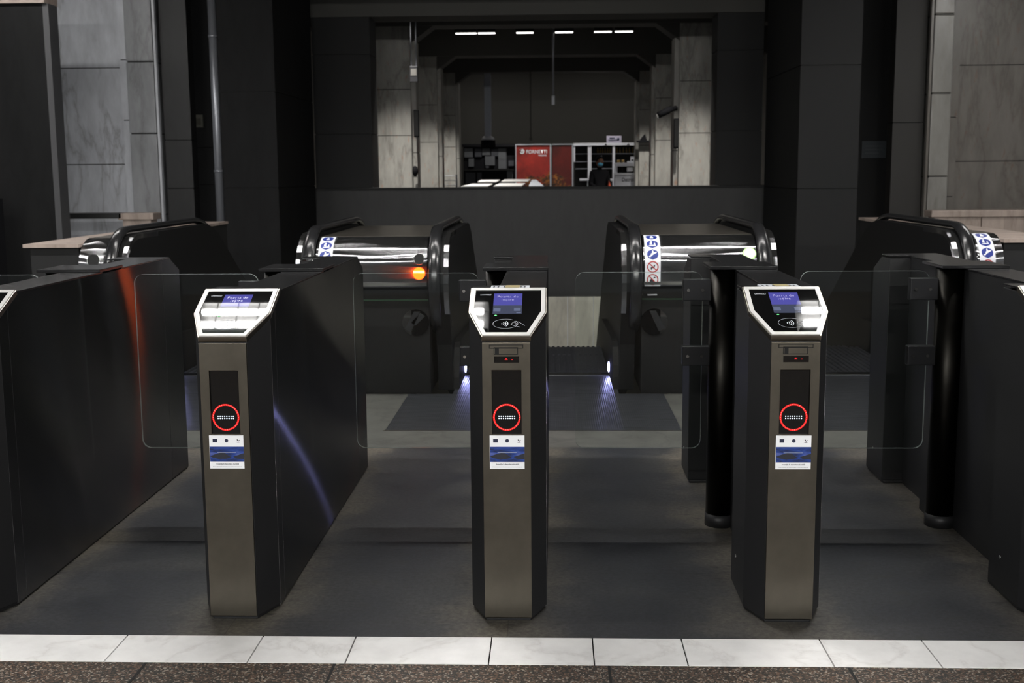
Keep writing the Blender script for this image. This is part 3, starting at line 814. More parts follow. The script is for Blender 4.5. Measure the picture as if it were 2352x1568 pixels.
# ------------------------------------------------------------------ escalators
NC, NR = (4.04, 0.715), 0.335            # centre and radius of the newel curve (y, z)
Y1, TZ = 5.45, 1.05                      # where the handrail starts down, its top height
SLP = math.tan(R(30))
def rail_path(r, y_end=10.9):
    """centre line in (y, z): under the newel, round its nose, along the top and down the slope"""
    p = [(NC[0] + 0.25, NC[1] - r), (NC[0] + 0.1, NC[1] - r)]
    for k in range(19):
        a = R(270 - k * 10); p.append((NC[0] + r * math.cos(a), NC[1] + r * math.sin(a)))
    p += [(4.4, NC[1] + r), (5.0, NC[1] + r)]
    rb = 0.9
    for k in range(7):
        a = R(90 - 5 * k); p.append((Y1 + rb * math.cos(a), NC[1] + r - rb + rb * math.sin(a)))
    y, z = p[-1]; p.append((y_end, z - (y_end - y) * SLP))
    return p
def make_escalator(cx):
    e = empty('escalator', (cx, 0, 0))
    for s in (-1, 1):
        x = s * 0.615
        # balustrade: black panel from the skirt up to the handrail
        top = [q for q in rail_path(NR - 0.03)[2:]]
        lower = [(10.9, top[-1][1] - 1.0), (5.9, -0.55), (4.6, -0.12), (3.98, -0.0), (3.93, 0.30)]
        pts = [(y, z) for y, z in top if not (z < NC[1] - 0.2 and y < 4.2)] + lower
        bal = MB().prism(pts, 'x', min(x - s * 0.075, x + s * 0.02), max(x - s * 0.075, x + s * 0.02)).build('balustrade', 'dark_black', e)
        # steel trim round the nose on the inner side
        ring = [q for q in rail_path(NR - 0.028)[2:22]]
        m = MB(); xi = x - s * 0.075
        a = [(min(xi, xi + s * 0.03), y, z) for y, z in ring]; c = [(max(xi, xi + s * 0.03), y, z) for y, z in ring]
        inner = [q for q in rail_path(NR - 0.06)[2:22]]
        for i in range(len(ring) - 1):
            m.face([a[i], a[i + 1], c[i + 1], c[i]]).smooth = True
            for X in (min(xi, xi + s * 0.03), max(xi, xi + s * 0.03)):
                m.face([(X, *ring[i]), (X, *ring[i + 1]), (X, *inner[i + 1]), (X, *inner[i])])
        m.build('newel_trim', 'steel_drum', bal)
        hr = MB().tube([(x, y, z) for y, z in rail_path(NR)], 0.036, 14, False, 0.62, Vector((1, 0, 0))) if False else MB()
        path = rail_path(NR)
        sec = [(0.038 * math.cos(t), 0.022 * math.sin(t)) for t in [2 * math.pi * k / 16 for k in range(16)]]
        rings = []
        for i, (y, z) in enumerate(path):
            y0, z0 = path[max(0, i - 1)]; y2, z2 = path[min(len(path) - 1, i + 1)]
            d = Vector((y2 - y0, z2 - z0)).normalized(); nn = Vector((-d.y, d.x))
            rings.append([hr.bm.verts.new((x + s * 0.012 + u, y + nn.x * v, z + nn.y * v)) for u, v in sec])
        for q, w in zip(rings, rings[1:]):
            for k in range(16): hr.bm.faces.new((q[k], q[(k + 1) % 16], w[(k + 1) % 16], w[k])).smooth = True
        hr.bm.faces.new(rings[0]); hr.bm.faces.new(rings[-1])
        hr.build('handrail', 'rubber', e)
        # skirt with rounded front foot
        foot = [(3.98 + 0.0, 0.0)] + [(4.22 - 0.24 * math.cos(R(a)), 0.30 * math.sin(R(a))) for a in range(0, 91, 15)] + [(5.75, 0.24), (5.75, 0.0)]
        xs = sorted((x - s * 0.115, x - s * 0.075))
        MB().prism(foot, 'x', *xs).build('skirt', 'dark_black', e)
        l = MB(); l.ball((x - s * 0.118, 4.50, 0.060), 0.02, 12, (0.006, 0.014, 0.036)); lo = l.build('comb_light', 'blue_led', e)
        lo['label'] = 'small blue white light at the comb'
    w = 0.50
    # comb, flat steps, then steps going down
    m = MB(); m.box(-w, w, 4.5, 4.60, -0.05, 0.004)
    for k in range(40):
        x = -w + 0.0125 + k * 0.025
        m.prism([(4.60, -0.01), (4.66, -0.02), (4.60, 0.004)], 'x', x - 0.005, x + 0.005)
    m.build('comb_plate', 'chrome', e)
    y, z = 4.60, -0.004
    for k in range(14):
        dz = (0, 0, 0, 0.05, 0.14)[k] if k < 5 else 0.231
        z -= dz
        st = MB(); st.box(-w, w, y, y + 0.40, z - 0.24, z)
        for q in range(24):
            x = -w + 0.02 + q * 0.0417
            st.box(x, x + 0.02, y + 0.005, y + 0.395, z, z + 0.008)
        st.build('step', 'plate', e)
        y += 0.40
    # ribbed landing plate in front
    MB().box(-0.53, 0.53, 3.82, 4.5, -0.1, 0.001).build('inner_landing_plate', 'plate', e)
    return e
e0 = make_escalator(0.03)
tag(e0, 'black escalator in the middle going down, pale cladding visible past its steps', 'escalator', 'escalators going down')
e1 = copy_tree(e0); e1.location.x = -2.01
tag(e1, 'left black escalator, its handrail rising behind the leftmost gate', 'escalator', 'escalators going down')
e2 = copy_tree(e0); e2.location.x = 2.07
tag(e2, 'right black escalator, its handrail curving down behind the rightmost gate', 'escalator', 'escalators going down')

for x, w, t in ((0.03, 0.813, 'middle'), (-2.01, 0.70, 'left'), (2.07, 0.70, 'right')):
    o = empty('landing_plate', (x, 2.757, 0)); tag(o, 'dark ribbed metal landing plate let into the floor before the %s escalator' % t, 'landing plate', 'escalator landing plates')
    MB().box(-w, w, 0.0, 1.06, -0.1, 0.001).build('plate', 'plate', o)
    MB().box(-w - 0.012, w + 0.012, -0.012, 0.0, -0.1, 0.0015).build('edge_strip', 'steel_trim', o)

# steel covers between the escalators
AC, AR, AB = (4.02, 0.715), 0.286, 0.286      # centre (y, z) and half axes of the rounded front
ARC = []          # front profile from the deck down: wide curve, tight curve, straight apron
_y, _z = 3.941, 1.0
for k in range(62):
    ARC.append((_y, _z)); p_ = R(90 - k)
    _y -= 0.22 * (math.cos(R(89 - k)) - math.cos(p_)); _z -= 0.22 * (math.sin(p_) - math.sin(R(89 - k)))
for k in range(29):
    ARC.append((_y, _z)); p_ = R(28 - k)
    _y -= 0.10 * (math.cos(R(27 - k)) - math.cos(p_)); _z -= 0.10 * (math.sin(p_) - math.sin(R(27 - k)))
ARC[-1] = (ARC[-2][0], ARC[-1][1])
AF = ARC[-1][0]
ARC += [(AF + 0.003, 0.78), (AF + 0.006, 0.74), (AF + 0.009, 0.71)]
ACC = [0.0]
for p_, q_ in zip(ARC, ARC[1:]): ACC.append(ACC[-1] + math.dist(p_, q_))
def arc_pt(x, sarc, lift=0.0):
    """point on the rounded front of a cover; sarc = arc length measured down from the top"""
    i = max(j for j in range(len(ACC) - 1) if ACC[j] <= max(sarc, 0.0))
    f = (sarc - ACC[i]) / (ACC[i + 1] - ACC[i])
    p, q = ARC[i], ARC[i + 1]
    d = Vector((q[0] - p[0], q[1] - p[1])).normalized(); n = Vector((d.y, -d.x))
    return (x, p[0] + (q[0] - p[0]) * f + n.x * lift, p[1] + (q[1] - p[1]) * f + n.y * lift)
def s_of_z(z):
    return next(ACC[i] for i in range(len(ARC)) if ARC[i][1] <= z)
def mapped(polys, lift):
    m = MB()
    for p in polys: m.face([arc_pt(x, s, lift) for x, s in p])
    return m
def grid_disc(cx, cs, r, n=20):
    """disc cut into thin rows so that it bends with the cover"""
    rows = []; k = 6
    for i in range(k):
        s0, s1 = -r + 2 * r * i / k, -r + 2 * r * (i + 1) / k
        w0, w1 = math.sqrt(max(0, r * r - s0 * s0)), math.sqrt(max(0, r * r - s1 * s1))
        p = [(cx - w0, cs + s0), (cx + w0, cs + s0), (cx + w1, cs + s1), (cx - w1, cs + s1)]
        if w0 < 1e-6: p = p[1:]
        if w1 < 1e-6: p = p[:-1]
        rows.append(p)
    return rows
def grid_ring(cx, cs, r0, r1, n=28):
    out = []
    for k in range(n):
        a, c = 2 * math.pi * k / n, 2 * math.pi * (k + 1) / n
        out.append([(cx + q * math.cos(t), cs + q * math.sin(t)) for q, t in ((r0, a), (r1, a), (r1, c), (r0, c))])
    return out
def safety_strip(parent, x0, x1):
    xm = (x0 + x1) / 2; r = 0.0355
    s0, s1 = 0.03, 0.43
    m = MB(); n = 24
    for k in range(n):
        a, c = s0 + (s1 - s0) * k / n, s0 + (s1 - s0) * (k + 1) / n
        m.solid([arc_pt(x0, a, 0.0005), arc_pt(x1, a, 0.0005), arc_pt(x1, c, 0.0005), arc_pt(x0, c, 0.0005)],
                [arc_pt(x0, a, 0.002), arc_pt(x1, a, 0.002), arc_pt(x1, c, 0.002), arc_pt(x0, c, 0.002)])
    st = m.build('safety_sticker', 'signwhite', parent)
    cs = [s0 + 0.042 + 0.079 * k for k in range(5)]
    def sign(name, layers, m0, m1):
        b_ = MB()
        for polys, lift, second in layers:
            k = b_.second(m1) if second else None
            for p in polys:
                f = b_.bm.faces.new([b_.bm.verts.new(arc_pt(x, q, lift)) for x, q in p])
                if second: f.material_index = k
        b_.build(name, m0, st)
    P = lambda pts, i, q=1.0: [(xm + a * q, cs[i] - c * q) for a, c in pts]
    figs = [[P([(-0.012, -0.018), (0.012, -0.018), (0.008, 0.004), (0.0, 0.006), (-0.006, 0.002)], 0), P(circle(0.0, 0.014, 0.007, 10), 0)],
            [P([(-0.022, -0.018), (0.022, -0.018), (0.022, -0.010), (-0.008, -0.010), (-0.022, -0.014)], 1), P([(-0.016, -0.006), (-0.002, -0.006), (-0.002, 0.014), (-0.014, 0.012)], 1), P(circle(-0.006, 0.020, 0.006, 10), 1), P([(0.010, -0.008), (0.020, -0.008), (0.018, 0.008), (0.012, 0.008)], 1)],
            [P([(-0.026, -0.014), (-0.018, -0.020), (0.026, 0.012), (0.024, 0.018)], 2), P([(-0.014, 0.0), (-0.004, -0.004), (0.006, 0.010), (0.004, 0.026), (-0.004, 0.026), (-0.004, 0.010)], 2), P([(0.0, 0.004), (0.022, 0.012), (0.02, 0.016), (0.002, 0.012)], 2)]]
    for i in range(3):
        sign('blue_sign', [(grid_disc(xm, cs[i], r), 0.0026, False), (figs[i], 0.0032, True)], 'signblue', 'signwhite')
    figs = [[P([(-0.014, -0.010), (0.010, -0.006), (0.014, 0.010), (0.008, 0.014), (0.004, 0.002), (-0.012, -0.002)], 3), P([(-0.012, -0.018), (-0.006, -0.018), (-0.006, -0.008), (-0.012, -0.008)], 3)],
            [P([(-0.018, -0.018), (0.010, -0.018), (0.006, 0.0), (-0.010, 0.004), (-0.018, -0.004)], 4), P([(0.004, 0.006), (0.018, 0.010), (0.016, 0.018), (0.006, 0.014)], 4)]]
    for i in (3, 4):
        sign('red_sign', [(grid_ring(xm, cs[i], 0.029, 0.0355) + [P(stroke((-0.024, 0.024), (0.024, -0.024), 0.006), i)], 0.0036, False), (figs[i - 3], 0.0030, True)], 'signred', 'ink')
    return st
def lamp_disc(name, m, parent, x, sarc, r, lift=0.009):
    c = Vector(arc_pt(x, sarc, 0)); n = (Vector(arc_pt(x, sarc, 0.01)) - c).normalized()
    b_ = MB(); b_.cyl(c - n * 0.004, c + n * lift, r, 24)
    return b_.build(name, m, parent)

def make_cover(x0, x1, label):
    g = empty('escalator_cover', (0, 0, 0)); tag(g, label, 'escalator cover', 'steel covers beside the escalators')
    # steel drum and the deck running back and down
    prof = [(AF + 0.04, 0.69), (AF + 0.012, 0.693), (AF + 0.010, 0.70)] + ARC[::-1][::2] + [ARC[0]]
    inner = [(3.941, 0.96), (3.86, 0.93), (3.80, 0.86), (AF + 0.04, 0.76)]
    dp = MB().prism(prof + inner, 'x', x0, x1).build('drum_panel', 'steel_drum', g)
    for f in dp.data.polygons: f.use_smooth = abs(f.normal.x) < 0.5 and f.normal.y < 0.2
    deck = [(3.938, 1.0015), (5.45, 1.0015), (5.9, 0.90), (10.9, 0.90 - 5.0 * SLP), (10.9, 0.75 - 5.0 * SLP), (5.9, 0.75), (3.945, 0.95)]
    MB().prism(deck, 'x', x0, x1).build('deck_panel', 'steel_trim', g)
    MB().box(x0, x1, 3.84, 5.6, 0.0, 0.80).build('lower_panel', 'dark_black', g)
    MB().box(x0, x1, 3.832, 3.84, 0.60, 0.606).build('light_line', 'green_strip', g)
    MB().box(x0 + 0.004, x1 - 0.004, AF - 0.001, AF + 0.03, 0.703, 0.722).build('lower_lip', 'chrome', g)
    return g
cv = make_cover(-1.338, -0.642, 'steel rounded cover left of the middle escalator with a glowing orange lamp')
safety_strip(cv, -1.325, -1.235)
o = lamp_disc('lamp_recess', 'void', cv, -0.690, s_of_z(0.872), 0.034, 0.003)
m = MB(); m.tube([Vector(arc_pt(-0.690 + 0.035 * math.cos(t), s_of_z(0.872) + 0.035 * math.sin(t), 0.003)) for t in [2 * math.pi * k / 28 for k in range(28)]], 0.003, 6, True); m.build('rim', 'chrome', o)
o = lamp_disc('orange_lamp', 'orange_lamp', cv, -0.692, s_of_z(0.792), 0.038)
o['label'] = 'glowing orange lamp'
MB().box(-0.726, -0.658, AF - 0.0115, AF, 0.782, 0.797).build('bright_bar', 'orange_core', o)
m = MB(); m.cyl((-0.73, 3.84, 0.46), (-0.73, 3.828, 0.46), 0.085, 28); o = m.build('round_disc', 'gloss', cv)  # dark disc on the lower panel, slanting bars laid over it
m = MB()
for p in ([(-0.80, 0.42), (-0.74, 0.53), (-0.70, 0.53), (-0.76, 0.40)], [(-0.70, 0.52), (-0.67, 0.50), (-0.73, 0.44), (-0.76, 0.46)]):
    m.prism(p, 'y', 3.822, 3.828)
m.build('disc_bars', 'plate_top', o)
cv = make_cover(0.702, 1.398, 'steel rounded cover right of the middle escalator with a long sticker and green lamp')
safety_strip(cv, 0.712, 0.808)
m = MB(); m.box(0.735, 0.795, 3.80, 3.842, 0.630, 0.636); m.build('sticker_edge_mark', 'signwhite', cv)
o = lamp_disc('green_lamp', 'lime_rim', cv, 1.354, s_of_z(0.893), 0.041)
lamp_disc('lens', 'lime_lamp', o, 1.354, s_of_z(0.893), 0.037, 0.009)
lamp_disc('lamp_recess', 'void', cv, 1.354, s_of_z(0.80), 0.034, 0.003)
m = MB(); m.cyl((0.78, 3.84, 0.46), (0.78, 3.828, 0.46), 0.085, 28); o = m.build('round_disc', 'gloss', cv)  # matching dark disc on this cover
m = MB(); m.prism([(0.85, 0.42), (0.79, 0.53), (0.75, 0.53), (0.81, 0.40)], 'y', 3.822, 3.828); m.build('disc_bars', 'plate_top', o)
cv = make_cover(-2.84, -2.682, 'narrow steel cover at the far left with a dark round recess')
o = lamp_disc('lamp_recess', 'void', cv, -2.745, s_of_z(0.872), 0.040, 0.003)
m = MB(); m.tube([Vector(arc_pt(-2.745 + 0.041 * math.cos(t), s_of_z(0.872) + 0.041 * math.sin(t), 0.003)) for t in [2 * math.pi * k / 28 for k in range(28)]], 0.003, 6, True); m.build('rim', 'chrome', o)
cv = make_cover(2.742, 2.90, 'narrow steel cover at the far right with a curving sticker of safety signs')
safety_strip(cv, 2.755, 2.85)

# ------------------------------------------------------------------ things on the walls
o = empty('wall_pipe', (-3.52, 9.32, 0)); tag(o, 'grey vertical pipe running up beside the dark left pier', 'pipe')
MB().cyl((0, 0, 0.0), (0, 0, 3.9), 0.045, 18).build('pipe', 'pipe', o)
for z in (1.42, 2.86): MB().cyl((0, 0, z), (0, 0, z + 0.03), 0.052, 18).build('collar', 'pipe', o)
o = empty('notice', (-4.09, 10.49, 2.03)); tag(o, 'small pale square notice on the dark niche wall left of the pipe', 'notice')
MB().box(-0.075, 0.075, -0.012, 0.006, -0.075, 0.075).build('sheet', mat('dull_notice', srgb(150, 148, 136), 0.6), o, bevel=0.004)
MB().box(-0.05, 0.05, -0.015, -0.011, -0.045, 0.03).build('print', mat('dull_print', srgb(120, 118, 108), 0.6), o)
o = empty('notice', (3.42, 9.28, 1.72)); tag(o, 'dim blue grey notice on the dark wall right of the portal', 'notice')
o.location = (3.90, 10.485, 1.63)
MB().box(-0.14, 0.14, -0.012, 0.012, -0.10, 0.10).build('sheet', mat('blue_grey_notice', (0.05, 0.06, 0.07), 0.5), o, bevel=0.003)
for k in range(3): MB().box(-0.10, 0.10 - 0.04 * (k == 2), -0.015, -0.011, 0.035 - 0.04 * k, 0.047 - 0.04 * k).build('print_line', mat('notice_line', (0.08, 0.09, 0.1), 0.6), o)

o = empty('security_camera', (1.90, 13.98, 2.26)); tag(o, 'black security camera on an arm pointing left from the right pier', 'camera')
m = MB(); m.cyl((0.05, -0.02, 0.05), (-0.03, -0.06, 0.03), 0.035, 14); m.build('mount', 'cloth', o)
m = MB(); m.tube([(-0.02, -0.06, 0.04), (-0.10, -0.10, 0.0), (-0.22, -0.14, -0.06)], [0.045, 0.05, 0.045], 12); m.build('body', 'cloth', o)
m = MB(); m.cyl((-0.22, -0.14, -0.06), (-0.235, -0.145, -0.067), 0.035, 14); m.build('lens', 'gloss', o)
o = empty('wall_loudspeaker', (1.955, 13.95, 1.93)); tag(o, 'slim black column loudspeaker on the right pier below the camera', 'loudspeaker')
MB().box(-0.035, 0.035, -0.03, 0.05, -0.20, 0.23).build('cabinet', 'cloth', o, bevel=0.01)
MB().box(-0.028, 0.028, -0.034, -0.03, -0.18, 0.21).build('grille', 'void', o)
o = empty('wall_loudspeaker', (-1.87, 13.95, 2.12)); tag(o, 'slim black column loudspeaker on the left pier of the far hall', 'loudspeaker')
MB().box(-0.035, 0.04, -0.03, 0.05, -0.20, 0.20).build('cabinet', 'cloth', o, bevel=0.01)
MB().box(-0.028, 0.032, -0.034, -0.03, -0.18, 0.18).build('grille', 'void', o)
o = empty('wall_box', (-1.90, 13.94, 1.43)); tag(o, 'small black rounded box low on the left pier of the far hall', 'box')
m = MB(); m.ball((0, 0.02, 0), 0.05, 14, (0.045, 0.05, 0.075)); m.build('shell', 'cloth', o)
m = MB(); m.box(-0.02, 0.02, 0.0, 0.07, -0.09, -0.05); m.build('outlet', 'void', o)

o = empty('hanging_device', (-1.80, 13.2, 2.78)); tag(o, 'small grey box hanging on two long rods before the left pier', 'hanging box')
for s in (-0.035, 0.035): MB().cyl((s, 0, 0.10), (s, 0, 1.32), 0.008, 10).build('rod', 'pipe', o)
MB().box(-0.055, 0.055, -0.04, 0.04, -0.12, 0.10).build('box', 'plate_top', o, bevel=0.008)
MB().box(-0.04, 0.04, -0.044, -0.04, -0.03, 0.06).build('window', 'concrete', o)
o = empty('hanging_rod', (0.155, 15.5, 2.46)); tag(o, 'thin pale rod hanging from the far hall ceiling near the middle', 'rod')
MB().cyl((0, 0, 0.14), (0, 0, 1.65), 0.016, 10).build('rod', 'pipe', o)
MB().cyl((0, 0, 0.0), (0, 0, 0.14), 0.026, 12).build('tip', 'pale_paint', o)
o = empty('hanging_rod', (-0.31, 21.0, 2.05)); tag(o, 'very thin dim wire hanging above the red poster', 'rod')
MB().cyl((0, 0, 0.06), (0, 0, 2.05), 0.012, 8).build('rod', 'concrete', o)
MB().cyl((0, 0, 0.0), (0, 0, 0.06), 0.03, 10).build('tip', 'concrete', o)
o = empty('vent_duct', (-1.27, 22.4, 2.10)); tag(o, 'grey square vent duct coming down above the dark newspaper stand', 'duct')
MB().box(-0.07, 0.07, -0.07, 0.07, 0.08, 2.0).build('duct', mat('duct_grey', srgb(170, 176, 188), 0.6), o)
m = MB(); m.lathe([(0.14, 0.0), (0.14, 0.03), (0.09, 0.08)], (0, 0, 0), 20); m.build('flange', 'pale_paint', o)
m = MB(); m.lathe([(0.16, -0.16), (0.16, -0.01), (0.1, 0.0)], (0, 0, 0), 20); m.build('hood', 'cloth', o)

# ------------------------------------------------------------------ kiosk row of the far hall
o = empty('newspaper_stand', (-1.29, 23.0, 0)); tag(o, 'dark newspaper stand with grey sheets left of the red poster', 'stand')
MB().box(-0.58, 0.58, 0.05, 0.6, 0.0, 2.0).build('cabinet', 'cloth', o)
MB().box(-0.60, 0.59, 0.0, 0.6, 1.97, 2.03).build('top_board', 'cloth', o)
for k, (x, z, w, h, d) in enumerate(((-0.46, 1.84, 0.19, 0.20, 0), (-0.24, 1.84, 0.15, 0.18, 1), (-0.06, 1.86, 0.18, 0.15, 0), (0.13, 1.84, 0.15, 0.16, 1), (0.30, 1.80, 0.18, 0.26, 0),
                                  (-0.40, 1.62, 0.12, 0.18, 0), (0.02, 1.66, 0.22, 0.20, 0), (0.30, 1.58, 0.18, 0.20, 0), (0.50, 1.60, 0.12, 0.12, 1),
                                  (-0.42, 1.27, 0.22, 0.26, 1), (-0.22, 1.30, 0.10, 0.20, 1), (0.47, 1.32, 0.13, 0.20, 0), (-0.04, 1.52, 0.08, 0.04, 1))):
    MB().box(x - w / 2, x + w / 2, 0.03 + 0.002 * (k % 3), 0.05, z - h / 2, z + h / 2).build('newspaper', 'board_dim' if d else 'board_grey', o)
MB().box(-0.55, 0.55, -0.06, 0.05, 1.44, 1.47).build('shelf', 'void', o)
MB().box(-0.55, 0.55, -0.06, 0.05, 1.12, 1.15).build('shelf', 'void', o)

def poster(cx, w, m, label):
    o = empty('poster', (cx, 23.0, 0)); tag(o, label, 'poster', None)
    MB().box(-w / 2, w / 2, 0.0, 0.04, 0.3, 2.0).build('print', m, o)
    f = MB(); f.box(-w / 2, w / 2, -0.012, 0.05, 2.0, 2.02); f.box(w / 2 - 0.02, w / 2 + 0.012, -0.012, 0.05, 0.3, 2.02)
    if cx < 0: f.box(-w / 2 - 0.012, -w / 2 + 0.006, -0.008, 0.05, 0.3, 2.02)
    f.build('frame', 'glyph', o)
    MB().box(-w / 2, w / 2, 0.0, 0.3, 0.0, 0.3).build('base', 'cloth', o)
    return o
o = poster(-0.29, 0.78, 'poster_a', 'red food poster with a white logo and lettering')
l = empty('lg'); bpy.data.objects.remove(l)
text_mesh('lettering', 'FORNETTI', 0.115, front_matrix(0.075, 1.845, -0.004), 'signwhite', o, 0.46, bold=0.0015)
text_mesh('small_lettering', 'PASSIONE', 0.05, front_matrix(0.205, 1.765, -0.004), 'signwhite', o, 0.18, bold=0.001)
m = MB()
for k in range(20):
    a, c = R(-150 + 300 * k / 20), R(-150 + 300 * (k + 1) / 20)
    q = lambda r, t: (-0.255 + r * math.cos(t), -0.004, 1.86 + r * math.sin(t))
    m.face([q(0.032, a), q(0.055, a), q(0.055, c), q(0.032, c)])
m.face([(-0.31, -0.004, 1.90), (-0.26, -0.004, 1.915), (-0.23, -0.004, 1.86), (-0.26, -0.004, 1.85)])
m.build('round_logo', 'signwhite', o)
poster(0.365, 0.46, 'poster_b', 'darker red food poster without lettering beside the white shelf unit')

o = empty('shelf_unit', (1.37, 23.0, 0)); tag(o, 'white three bay shop shelf unit right of the posters', 'shelf')
for x, w, z0 in ((-0.74, 0.03, 1.62), (-0.40, 0.08, 1.22), (0.14, 0.055, 0.3), (0.72, 0.04, 0.3)):
    MB().box(x - w / 2, x + w / 2, 0.0, 0.06, z0, 2.0).build('upright', 'pale_paint', o)
MB().box(-0.76, 0.74, -0.01, 0.5, 1.975, 2.03).build('top_rail', 'pale_paint', o)
MB().box(-0.72, 0.74, 0.45, 0.5, 0.0, 1.98).build('back_panel', 'void', o)
for z in (1.80, 1.63, 1.47):
    MB().box(-0.72, 0.12 if z < 1.7 else 0.72, 0.08, 0.45, z - 0.012, z).build('shelf', 'glyph', o)
m = MB()
for x in (-0.04, 0.46): m.prism([(x - 0.035, 1.975), (x + 0.035, 1.975), (x, 2.02)], 'y', -0.014, -0.008)
m.build('rail_notch', 'ink', o)
MB().box(-0.62, -0.36, 0.02, 0.3, 1.20, 1.25).build('side_ledge', 'pale_paint', o)
MB().box(0.05, 0.13, 0.02, 0.3, 1.19, 1.24).build('side_ledge', 'pale_paint', o)
MB().cyl((-0.44, 0.05, 0.0), (-0.44, 0.05, 1.2), 0.012, 10).build('leg', 'pale_paint', o)
bt = None
sp = [(-0.21 + 0.055 * k, 0) for k in range(6)] + [(0.22 + 0.07 * k, 1) for k in range(7)]
for k, (x, bay) in enumerate(sp):
    if bt is None:
        bt = empty('bottle', (0, 0, 0))
        MB().lathe([(0.018, 0), (0.018, 0.065), (0.007, 0.09), (0.007, 0.115)], (0, 0, 0), 12).build('body', 'bottle', bt)
        MB().cyl((0, 0, 0.115), (0, 0, 0.125), 0.009, 10).build('cap', 'tan', bt)
        q = bt
    else: q = copy_tree(bt)
    q.location = (1.37 + x, 23.20 + 0.02 * (k % 2), 1.803)
    tag(q, 'small amber bottle on the top shelf of the ' + ('middle' if bay == 0 else 'right') + ' bay of the white shelf unit', 'bottle', 'bottles in the ' + ('middle' if bay == 0 else 'right') + ' bay')

o = empty('sign', (1.515, 23.05, 2.03)); tag(o, 'small pale sign board standing on top of the white shelf unit', 'sign')
MB().box(-0.165, 0.165, 0.0, 0.03, 0.0, 0.155).build('board', mat('lilac_board', srgb(186, 182, 202), 0.5), o, bevel=0.004)
m = MB(); m.box(-0.10, 0.02, -0.004, 0.0, 0.092, 0.118); m.box(-0.13, 0.11, -0.004, 0.0, 0.058, 0.068); m.box(0.07, 0.12, -0.004, 0.0, 0.06, 0.11); m.box(-0.10, 0.0, -0.004, 0.0, 0.045, 0.052)
m.build('print', 'navy', o)

o = empty('serving_counter', (1.82, 22.6, 0)); tag(o, 'white serving counter with a dark window and lettering below', 'counter')
MB().box(-0.30, 0.30, 0.0, 0.38, 0.0, 1.325).build('front', 'pale_paint', o)
MB().box(-0.32, 0.32, -0.02, 0.38, 1.325, 1.365).build('counter_top', 'signwhite', o)
wf = MB(); wf.prism([(-0.30, 1.365), (-0.255, 1.365), (-0.255, 1.51), (0.225, 1.51), (0.225, 1.365), (0.30, 1.365), (0.30, 1.59), (-0.30, 1.59)], 'y', 0.0, 0.38)
wf.build('window_frame', 'pale_paint', o)
MB().box(-0.255, 0.225, 0.03, 0.36, 1.365, 1.51).build('dark_window', 'gloss', o)
MB().box(-0.04, 0.09, 0.0, 0.03, 1.40, 1.48).build('window_note', 'signwhite', o)
text_mesh('lettering', 'Detroit', 0.115, front_matrix(0.0, 1.215, -0.004), 'ink', o, 0.30, bold=0.002)
o = empty('cash_register', (1.92, 22.75, 1.59)); tag(o, 'pale small cash register on the serving counter hood', 'cash register')
MB().box(-0.12, 0.14, -0.05, 0.15, 0.0, 0.03).build('base', 'pale_paint', o)
MB().prism([(-0.05, 0.03), (0.14, 0.03), (0.14, 0.05), (0.06, 0.13), (-0.05, 0.13)], 'y', -0.03, 0.12).build('body', 'pale_paint', o)
MB().box(-0.035, 0.01, -0.034, -0.03, 0.04, 0.07).build('key_pad', 'ink', o)
for x, t in ((1.60, 'left'), (1.70, 'right')):
    o = empty('jar', (x, 22.75, 1.59)); tag(o, 'tiny brown jar on the serving counter hood, %s one of two' % t, 'jar', 'jars on the serving counter')
    MB().lathe([(0.03, 0), (0.032, 0.05), (0.024, 0.06)], (0, 0, 0), 14).build('body', 'bottle', o)
    MB().cyl((0, 0, 0.06), (0, 0, 0.072), 0.026, 14).build('lid', 'ink', o)

# bracket lamp reaching out over the shelf unit
o = empty('bracket_lamp', (2.30, 21.945, 2.03)); tag(o, 'dark flat bracket lamp reaching out from the right pier over the shelf unit', 'lamp')
MB().box(-0.36, 0.05, -0.05, 0.05, -0.02, 0.02).build('arm', 'cloth', o)
MB().prism([(-0.30, 0.02), (-0.14, 0.02), (-0.18, 0.16), (-0.24, 0.10)], 'y', -0.04, 0.04).build('head', 'cloth', o)

# white sloped counter top showing just over the parapet
o = empty('display_counter', (-0.71, 16.6, 0)); tag(o, 'white sloping lid of a display counter just above the parapet', 'display counter')
MB().box(-0.66, 0.66, 0.06, 1.0, 0.0, 1.12).build('cabinet', 'cloth', o)
def lid(x0, x1, x2, x3, y0, y1, z0, z1):
    m = MB(); m.solid([(x0, y0, z0), (x1, y0, z0), (x2, y1, z1), (x3, y1, z1)], [(x0, y0, z0 + 0.015), (x1, y0, z0 + 0.015), (x2, y1, z1 + 0.015), (x3, y1, z1 + 0.015)])
    return m
lid(-0.72, -0.26, -0.19, -0.55, 0.0, 0.35, 1.155, 1.19).build('lid_pane', 'white', o)
lid(-0.16, 0.32, 0.38, -0.07, 0.0, 0.35, 1.155, 1.195).build('lid_pane', 'white', o)
lid(-0.46, -0.13, -0.08, -0.42, 0.45, 0.8, 1.225, 1.255).build('lid_pane', 'white', o)
lid(-0.05, 0.42, 0.46, 0.0, 0.45, 0.8, 1.23, 1.26).build('lid_pane', 'white', o)
lid(0.44, 0.70, 0.56, 0.48, 0.0, 0.8, 1.15, 1.25).build('side_flap', 'glyph', o)
MB().box(-0.70, 0.66, 0.0, 1.0, 1.12, 1.15).build('rim', 'cloth', o)

